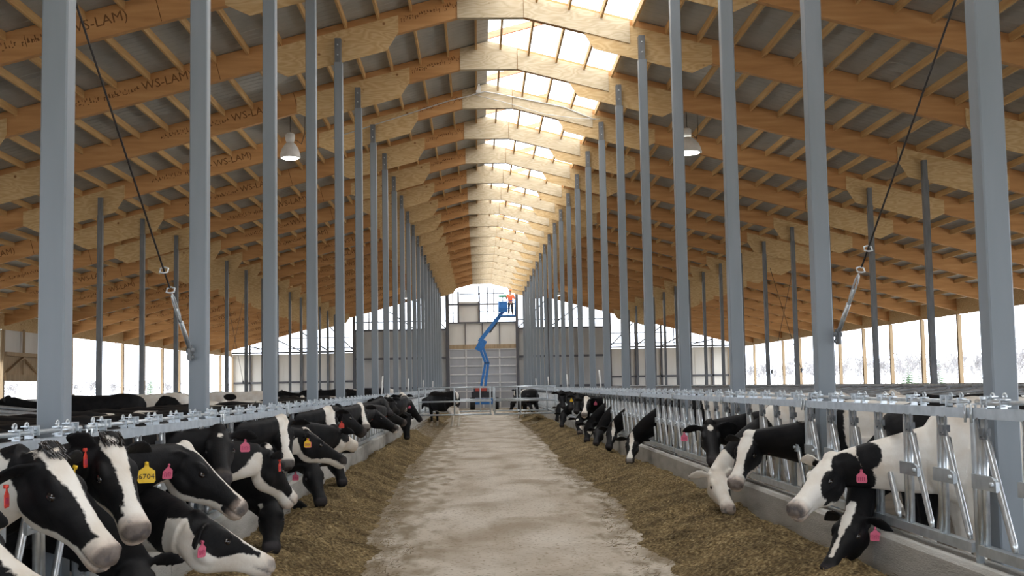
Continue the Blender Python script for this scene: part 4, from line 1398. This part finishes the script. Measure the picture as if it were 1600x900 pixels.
BL = (.075, .07, .045, .032, .03, .05, .075)      # broad blaze
BLK = ['b', ('L', .35)]

# ---- left row, nearest first
rail_cow(-1, 'nearest big cow on the left, broad white blaze, thin red tag seen edge-on', (78, 708), (192, 862), -1.93, True,
         ['b', ('Z', (.05, .07, .06, .05, .036, .045, .08)), ('h', (-.035, 0, .02), (.045, .08, .06), -1), ('M', .46), ('J', .06, -.25), ('b', (.55, 0, .95), (.25, .2, .2), 1), ('L', .4)], yb=5.3, tuft=True, voxel=.0105, fine=True,
         ears=((-.1, .75, -.6), (-.2, 1, -.1)), tags=(('r', 'red', .6, 'edge'), ('l', 'yellow', .6, 0)))
rail_cow(-1, 'black head with a white stripe cut off by the bottom left corner of the photo', (-80, 805), (88, 915), -2.0, True,
         ['b', ('Z', (.03, .04, .04, .035, .03, .045, .08)), ('M', .5), ('J', .06, -.2)], yb=4.5, voxel=.0105, fine=True)
rail_cow(-1, 'second cow on the left, white blaze, raised ear, yellow tag numbered 6704', (172, 690), (226, 826), -1.95, True,
         ['b', ('Z', (.04, .06, .055, .04, .032, .05, .08)), ('h', (-.035, 0, .02), (.045, .08, .06), -1), ('M', .47), ('J', .06, .1), ('L', .4)], yb=6.4, tuft=True, voxel=.0105, fine=True,
         ears=((-.1, .8, .62), (-.25, .9, -.25)), tags=(('r', 'red', .45, 'edge'), ('l', 'yellow#', .8, (229, 722))))
rail_cow(-1, 'third cow on the left, in profile, thin white blaze and throat, pink tag', (292, 700), (402, 792), -1.95, False,
         ['b', ('Z', (.07, .065, .03, .03, .022, .04, .06)), ('M', .50), ('J', .06, .08), ('h', (.06, 0, -.30), (.13, .2, .1), 1), ('h', (.47, -.06, -.12), (.06, .06, .05), -1), ('L', .4)], yb=7.3, voxel=.0105, fine=True,
         ears=((-.35, .8, -.35), (-.2, 1, 0)), tags=(('r', 'pink', .7, .35),))
rail_cow(-1, 'cow with a white jaw and neck reaching low under the third cow, pink tag', (312, 808), (436, 870), -1.72, False,
         ['b', ('Z', (0, 0, .02, .03, .04, .06, .08)), ('M', .43), ('J', .13, -.3), ('b', (.70, 0, .50), (.55, .5, .24), 1), ('L', .4)], yb=8.05, nz=.84, voxel=.013, fine=True,
         ears=((-.2, .8, -.5), (-.2, 1, 0)), tags=(('r', 'pink', .5, .4),), muzzle=.6, nosepad=.2)
rail_cow(-1, 'black cow eating low between the first two cows on the left, small white spots', (208, 868), (232, 975), -1.75, True,
         ['b', ('h', (.02, -.07, .0), (.03, .03, .03), 1), ('L', .4)], yb=5.9, mz=.3, voxel=.015, muzzle=.1)
rail_cow(-1, 'dark head facing the camera with a pale forehead star, behind the third cow', (342, 672), (348, 742), -2.02, True,
         ['b', ('h', (.10, 0, .02), (.035, .035, .03), 1), ('L', .4)], yb=9.0, voxel=.013, fine=True, ears=((-.2, 1, .05), (-.2, 1, -.1)), tags=(('l', 'pink', .55, .9),), muzzle=.15)
rail_cow(-1, 'cow with white nose stripe and red tag, below the blazed cow facing the camera', (416, 702), (463, 776), -1.78, False,
         ['b', ('Z', (.06, .06, .02, .03, .036, .05, .08)), ('M', .44), ('J', .06, -.1), ('L', .4)], yb=9.7, voxel=.013, fine=True, ears=((-.3, .8, -.3), (-.2, 1, 0)), tags=(('r', 'red', .55, 'edge'),), muzzle=.7, nosepad=.3)
rail_cow(-1, 'black head lowered to the feed just past the white-jawed cow', (424, 782), (424, 850), -1.62, True,
         ['b', ('h', (.05, -.09, -.02), (.03, .03, .02), 1)], yb=8.6, mz=.3, voxel=.015, muzzle=.0)
rail_cow(-1, 'cow looking at the camera with a broad white blaze and dark nose, pink tag', (440, 655), (451, 722), -2.02, True,
         ['b', ('Z', (.07, .075, .05, .035, .033, .05, .08)), ('L', .4)], yb=11.6, voxel=.013, fine=True, tags=(('r', 'pink', .6, .9),), muzzle=.15, nosepad=.9)
rail_cow(-1, 'black cow in profile with yellow and pink tags and a thin white nose stripe', (478, 674), (546, 714), -1.9, False,
         ['b', ('Z', (.05, .04, .03, .025, .025, .03, .0)), ('J', .06, -.1), ('L', .4)], yb=12.8, voxel=.014, fine=True, ears=((-.35, .8, -.1), (-.2, 1, .2)), tags=(('r', 'yellow', .55, .7), ('r', 'pink', .25, .7), ('l', 'yellow', .5, .8)), muzzle=.1)
rail_cow(-1, 'cow with a nearly all white face behind the yellow-tagged black cow', (513, 640), (525, 693), -2.0, True,
         ['b', ('Z', (.09, .09, .08, .06, .05, .05, .08)), ('h', (.12, .08, -.1), (.1, .04, .12), 1), ('L', .4)], yb=15.2, voxel=.014, fine=True)
rail_cow(-1, 'black cow eating with its head down and a pale tag in its near ear', (488, 722), (505, 782), -1.75, True, BLK, yb=12.2, mz=.3, voxel=.016, muzzle=.0, ears=((-.2, .7, -.5), (-.2, 1, 0)), tags=(('r', 'pink', .55, .7),))
rail_cow(-1, 'black head down at the feed with a white cheek mark, left row', (524, 702), (538, 752), -1.75, True, ['b', ('h', (.3, .08, -.1), (.12, .04, .08), 1)], yb=14.6, mz=.3, voxel=.016, muzzle=.0)
rail_cow(-1, 'dark cow in profile with a round red tag on its cheek', (529, 636), (574, 670), -1.95, False, ['b', ('h', (.02, 0, .02), (.05, .04, .03), 1)], yb=16.0, voxel=.016, muzzle=.1, ears=((-.1, .7, -.8), (-.2, 1, .2)), tags=(('r', 'red', .8, .9),))
rail_cow(-1, 'pale-muzzled head under the red-tagged dark cow', (522, 668), (556, 688), -1.85, False, ['b', ('M', .25), ('J', .15, .05)], yb=15.7, voxel=.018, muzzle=.4)
rail_cow(-1, 'cow with a short white blaze between two dark heads, left row', (562, 633), (574, 664), -2.0, True, ['b', ('Z', BL)], yb=19.0, voxel=.016, muzzle=.2)
rail_cow(-1, 'long black profile with a white ear mark and a red tag in the near ear', (584, 640), (629, 668), -1.9, False, ['b', ('h', (.05, -.1, -.14), (.03, .03, .06), 1), ('M', .55)], yb=20.2, voxel=.016, muzzle=.2, ears=((-.3, .8, -.2), (-.2, 1, .2)), tags=(('r', 'red', .6, .7),))
rail_cow(-1, 'black profile behind the long one with a small red tag', (600, 638), (637, 656), -1.95, False, ['b', ('h', (.03, -.09, 0), (.04, .03, .03), 1)], yb=22.6, voxel=.02, muzzle=.2, tags=(('r', 'red', .6, .7),))
rail_cow(-1, 'all black head raised against the headlocks in the left row', (596, 622), (611, 642), -2.0, True, BLK, yb=24.0, voxel=.02, muzzle=.0)
rail_cow(-1, 'far cow with a white face looking at the camera, left row', (628, 616), (632, 638), -1.95, True, ['b', ('Z', (.08, .08, .07, .05, .05, .06, .08)), ('M', .4)], yb=28.0, voxel=.02, muzzle=.5)
rail_cow(-1, 'black head in front of the far white face with a pale brow', (606, 620), (622, 640), -1.9, False, ['b', ('Z', (.04, .05, .03, 0, 0, 0, 0))], yb=25.5, voxel=.02, muzzle=.0)
rail_cow(-1, 'black cow reaching into the lane with a pink tag, far end of the left row', (642, 628), (666, 660), -1.8, False, BLK, yb=30.5, voxel=.02, muzzle=.0, tags=(('r', 'pink', .5, .8),))
rail_cow(-1, 'black cow eating from the far end of the left feed pile', (640, 650), (641, 686), -1.62, True, BLK, yb=27.0, mz=.3, voxel=.02, muzzle=.0)

# ---- right row, nearest first
rail_cow(1, 'nearest cow on the right, white with black cheek and neck patches', (1297, 716), (1232, 790), 2.6, True,
         ['w', ('h', (.17, .11, -.135), (.135, .10, .14), -1), ('h', (.26, .10, -.20), (.06, .09, .03), -1), ('h', (.03, .14, -.04), (.10, .14, .09), -1), ('h', (.0, .12, -.16), (.10, .11, .10), -1), ('b', (.82, 0, .81), (.18, .6, .14), -1), ('b', (.76, 0, .67), (.08, .6, .07), -1), ('b', (.71, 0, 1.01), (.09, .6, .10), -1), ('h', (.1, -.12, -.1), (.14, .1, .14), -1),
          ('b', (-.55, .30, 1.12), (.13, .2, .15), -1), ('b', (-.95, .30, 1.0), (.12, .2, .12), -1), ('b', (-.72, .3, .86), (.1, .2, .11), -1), ('b', (-1.3, .2, 1.2), (.25, .3, .2), -1), ('b', (-.35, .1, 1.38), (.12, .12, .06), -1)], yb=8.65, voxel=.0105, fine=True,
         ears=((-.2, 1, .1), (-.45, .8, -.25)), tags=(('l', 'pink', .7, .5),))
rail_cow(1, 'black cow eating beneath the nearest white one, white stripe on its forehead, pink tag', (1332, 797), (1287, 888), 2.42, True,
         ['b', ('Z', (.02, .035, .035, .03, .02, 0, 0)), ('L', .4)], yb=8.0, mz=.24, voxel=.0115, fine=True, ears=((-.2, .9, -.3), (-.1, .8, -.6)), tags=(('l', 'pink', .4, .7),), muzzle=.0)
rail_cow(1, 'white-faced cow with black cheeks in the right row, second head from the camera', (1170, 680), (1141, 754), 2.6, True,
         ['b', ('Z', (.085, .085, .07, .05, .05, .06, .09)), ('M', .45), ('J', .06, .05), ('b', (.45, 0, 1.35), (.3, .3, .17), 1), ('b', (-.2, 0, 1.1), (.4, .5, .4), 1), ('b', (-1.0, .2, 1.2), (.3, .3, .3), 1)], yb=11.3, voxel=.0115, fine=True,
         ears=((-.2, 1, -.1), (-.3, .9, -.3)), tags=(('l', 'pink', .6, .5),), nosepad=.7)
rail_cow(1, 'black head with a square white star, looking at the camera from the right headlocks', (1109, 662), (1116, 716), 2.58, True,
         ['b', ('h', (.10, 0, .02), (.05, .04, .04), 1), ('L', .4)], yb=13.4, voxel=.012, fine=True, ears=((-.1, 1, -.15), (-.2, 1, .1)), tags=(('r', 'pink', .9, .9),), muzzle=.05)
rail_cow(1, 'white head lowered into the feed under the white-faced cow in the right row', (1120, 735), (1142, 792), 2.32, True,
         ['w', ('h', (.33, .06, -.1), (.12, .09, .09), -1), ('b', (.5, 0, .95), (.35, .4, .3), -1), ('b', (-.4, 0, 1.2), (.3, .5, .3), -1)], yb=11.9, mz=.3, voxel=.0125, fine=True, ears=((-.2, 1, -.1), (-.2, .9, .1)), tags=(('l', 'pink', .6, .9),), nosepad=.3)
rail_cow(1, 'black cow eating with a thin white nose stripe, nearest of the right eating group', (988, 682), (983, 718), 2.45, True,
         ['b', ('Z', (.0, .03, .03, .025, .025, .04, .05)), ('L', .4)], yb=18.6, mz=.3, voxel=.014, muzzle=.1, ears=((-.2, 1, -.1), (-.2, 1, -.2)))
rail_cow(1, 'black cow with a white face line, second of the right eating group', (956, 666), (950, 697), 2.35, True, ['b', ('Z', (0, .02, .02, .02, .02, .0, .0), .05)], yb=21.6, mz=.3, voxel=.016, muzzle=.0)
rail_cow(1, 'black cow eating just behind the white-lined one, right row', (936, 668), (930, 690), 2.3, True, BLK, yb=23.2, mz=.3, voxel=.018, muzzle=.0)
rail_cow(1, 'black neck and head lowered, right row, before the white-faced far cow', (920, 660), (916, 686), 2.3, True, ['b', ('h', (.3, .05, -.05), (.07, .06, .06), 1)], yb=25.0, mz=.3, voxel=.018, muzzle=.0)
rail_cow(1, 'far cow on the right with a white blaze, looking at the camera', (916, 622), (912, 646), 2.55, True, ['b', ('Z', BL), ('M', .45)], yb=28.2, voxel=.018, muzzle=.4, tags=(('l', 'pink', .6, .7),))
rail_cow(1, 'black head with a yellow tag beside the far white blaze on the right', (903, 617), (900, 641), 2.5, True, ['b', ('h', (.2, -.1, -.12), (.08, .05, .08), 1)], yb=30.4, voxel=.02, muzzle=.0, tags=(('r', 'yellow', .4, .9),))
rail_cow(1, 'black and white speckled head eating, right row far end', (905, 652), (906, 676), 2.3, True, ['b', ('h', (.1, -.05, 0), (.05, .06, .05), 1), ('h', (.35, .05, -.05), (.08, .05, .06), 1)], yb=27.2, mz=.3, voxel=.02, muzzle=.3)
rail_cow(1, 'black head raised behind the yellow-tagged one, right row', (890, 614), (893, 636), 2.5, True, BLK, yb=33.4, voxel=.02, muzzle=.0)
rail_cow(1, 'farthest black head raised with its ear out to the left, right row', (877, 612), (881, 634), 2.5, True, ['b', ('h', (.0, 0, .02), (.02, .03, .03), 1)], yb=36.0, voxel=.02, muzzle=.0)
rail_cow(1, 'black cow eating with a white spot on its cheek, far end of the right row', (880, 644), (877, 664), 2.3, True, ['b', ('h', (.2, .08, -.1), (.03, .04, .04), 1)], yb=32.2, mz=.3, voxel=.02, muzzle=.0)
rail_cow(1, 'farthest black cow eating, end of the right row', (872, 634), (868, 656), 2.3, True, BLK, yb=34.6, mz=.3, voxel=.02, muzzle=.0)

# ---- cows standing loose
def loose(label, x, y, heading, spec, pitch=-0.35, turn=0.0, z=0.0, group='cows standing away from the headlocks', voxel=.022, reach=.95, hz=1.36, **kw):
    Mb = Matrix.Translation((x, y, z)) @ Matrix.Rotation(heading, 4, 'Z')
    P = Vector((reach, math.sin(turn) * .25, hz)); d = Vector((math.cos(turn) * math.cos(pitch), math.sin(turn) * math.cos(pitch), math.sin(pitch)))
    return cow(label, Mb @ P, Mb @ (P + d * .58), (x, y), heading, spec, voxel=voxel, group=group, floor=z, **kw)
hd = 2.25
loose('cow standing in the lane between the gates, rump to the camera, white hind legs', -0.86 + math.cos(hd) * 1.45, 46.7 + math.sin(hd) * 1.45, hd,
      ['b', ('b', (-.75, 0, 1.42), (.12, .14, .16), 1), ('b', (-1.45, 0, 1.2), (.16, .06, .3), 1), ('b', (-1.35, 0, .4), (.35, .4, .42), 1), ('b', (-.4, 0, .5), (.25, .4, .15), 1), ('L', .2)], pitch=-.9, hz=1.0, reach=.95, udder=True, voxel=.018)
loose('cow beyond the far gate with a white slash on its flank', 2.05, 57.0, 2.0, ['b', ('b', (-.5, 0, 1.15), (.1, .5, .35), 1), ('L', .3)], pitch=-1.0, hz=.85)
loose('dark cow beyond the far gate, nearer the middle of the lane', 2.3, 61.0, 1.9, ['b', ('h', (.2, 0, -.1), (.2, .2, .1), 1), ('L', .3)], pitch=-.6)
bgl = [  # label, pixel of body middle, X, heading, base, z
    ('black cow with a white shoulder in the left stalls, seen over the rail', 150, -7.0, PI, ['b', ('b', (-.05, 0, 1.0), (.16, .5, .6), 1), ('L', .4)], .15),
    ('white backed cow with two black saddles in the left stalls', 232, -7.0, PI, ['w', ('b', (-.2, 0, 1.1), (.3, .5, .3), -1), ('b', (-1.1, 0, 1.0), (.35, .5, .35), -1)], .15),
    ('mostly white cow with small black patches standing past the second column, left side', 372, -6.6, PI, ['w', ('b', (-.5, .3, 1.25), (.18, .2, .1), -1), ('b', (-1.0, -.3, 1.25), (.2, .25, .1), -1), ('h', (.2, 0, -.1), (.3, .3, .3), -1)], .15),
    ('pale cow lying low between the second column and the rail, left side', 318, -4.6, PI / 2, ['w', ('b', (-.8, 0, 1.1), (.3, .3, .2), -1)], 0.0),
    ('black and white cow at the far left edge behind the nearest headlocks', 30, -4.3, 0.3, ['b', ('b', (-.8, 0, 1.2), (.3, .5, .3), 1)], 0.0),
    ('black cow standing at the left edge in the stalls', 28, -8.0, PI, BLK, -.1),
    ('white-faced cow looking along the alley beyond the third column, left side', 452, -5.2, -1.2, ['b', ('Z', BL), ('M', .2), ('h', (.1, 0, -.05), (.25, .1, .1), 1)], 0.0),
    ('black cow standing in the left alley behind the fourth column', 505, -6.0, PI, BLK, .15),
    ('dark cow far down the left alley behind the fifth column', 556, -5.6, PI, ['b', ('b', (-.7, 0, 1.3), (.2, .2, .2), 1)], .15),
    ('black cow with a white hip far down the left alley', 590, -5.4, PI, ['b', ('b', (-1.3, 0, 1.2), (.25, .4, .3), 1)], .15),
    ('black cow whose back shows over the rail beside the nearest right column', 1492, 5.6, .1, BLK, 0.0),
    ('pale cow standing behind the right headlocks past the second column', 1245, 5.0, .1, ['w', ('b', (-.6, .2, 1.2), (.25, .3, .2), -1)], 0.0),
    ('black cow lying in the right stalls, low dark back near the open side', 1345, 10.8, 0, BLK, -.35),
    ('white backed cow at the right edge of the photo behind the nearest column', 1660, 5.2, .15, ['w', ('b', (-.9, 0, 1.1), (.2, .4, .2), -1)], 0.0),
]
for lb, px, X_, hdg, sp, z_ in bgl:
    p = at(px, 620, X=X_)
    c_, s_ = math.cos(hdg), math.sin(hdg)
    loose(lb, p.x + c_ * .65, p.y + s_ * .65, hdg, sp, z=z_, voxel=.024, muzzle=.3)

# ================================================================== FEED
def feed(sd, name, label, y0, y1):
    ys = []
    y = y0
    while y < y1:
        ys.append(y); y += 0.035 if y < 14 else (0.06 if y < 25 else 0.12)
    nx = 44
    vs, fs = [], []
    xi = CX + sd * 2.585
    for y in ys:
        nz = noise.noise(Vector((sd * 10, y * 0.35, 0)))
        n2 = noise.noise(Vector((sd * 20, y * 0.9, 3)))
        wid = np.interp(y, (5, 11, 15, 23, 33, 38, 80), (1.3, 1.3, 1.08, .92, .98, .8, .8)) if sd < 0 else np.interp(y, (5, 10, 13, 16, 18, 25, 40, 80), (1.3, 1.34, 1.38, 1.1, 1.2, 1.32, 1.05, .9))
        n3 = noise.noise(Vector((sd * 30, y * 2.6, 5)))
        wid = wid + 0.16 * nz + 0.16 * n2 + 0.09 * n3
        end = min(1.0, (y1 - y) / 1.5)
        wid *= max(0.15, end)
        for i in range(nx + 1):
            t = i / nx
            x = xi - sd * wid * t
            base_h = (0.17 + 0.12 * math.sin(PI * min(1, t * 1.3))) * (1 - t ** 1.6)
            hgt = base_h * (0.9 + 0.45 * noise.noise(Vector((x * 1.6, y * 1.1, 7)))) * max(0.3, end)
            bump = noise.noise(Vector((x * 7, y * 7, 1))) * 0.05 + noise.noise(Vector((x * 19, y * 19, 2))) * 0.020 + noise.noise(Vector((x * 45, y * 45, 5))) * 0.012
            z = hgt + bump * (1 - t ** 5) - 0.02 * t ** 8 * 1.0
            if t == 1: z = -0.01
            vs.append((x, y, max(z, -0.01)))
    for a in range(len(ys) - 1):
        for i in range(nx):
            q = a * (nx + 1) + i
            fs.append((q, q + 1, q + nx + 2, q + nx + 1))
    mb = MB(); mb.add(vs, fs, True)
    rf = random.Random(5 + sd)                                       # loose straws and flakes
    ntot = 9000
    for i in range(ntot):
        y = y0 + (min(y1, 26) - y0) * rf.random() ** 1.6
        t = rf.random() ** 0.8 * 1.18
        a = min(len(ys) - 1, max(0, int(np.searchsorted(ys, y))))
        if t < 1:
            v = vs[a * (nx + 1) + int(t * nx)]; z = v[2]; x = v[0]
        else:
            v0, v1 = vs[a * (nx + 1)], vs[a * (nx + 1) + nx]; x = v0[0] + (v1[0] - v0[0]) * t; z = 0.004
        x += rf.uniform(-.03, .03); ln = rf.uniform(.012, .045); an = rf.uniform(0, PI); wd = rf.uniform(.002, .005)
        dx, dy = math.cos(an) * ln, math.sin(an) * ln; nx_, ny_ = -math.sin(an) * wd, math.cos(an) * wd
        tilt = rf.uniform(-.015, .02)
        mb.add([(x - dx, y - dy, z + .004), (x + dx, y + dy, z + .008 + tilt), (x + dx + nx_, y + dy + ny_, z + .010 + tilt), (x - dx + nx_, y - dy + ny_, z + .006)], [(0, 1, 2, 3)])
    o = mb.build(name, 'silage')
    tag(o, label, 'feed', None, 'stuff')
feed(-1, 'feed_pile', 'brown chopped silage heaped along the left curb', 2.0, 38.5)
feed(1, 'feed_pile', 'brown chopped silage heaped along the right curb', 2.0, 48.0)
feed(-1, 'feed_pile', 'brown silage along the left curb beyond the gates', 52.0, 76.0)
feed(1, 'feed_pile', 'brown silage along the right curb beyond the gates', 52.0, 76.0)
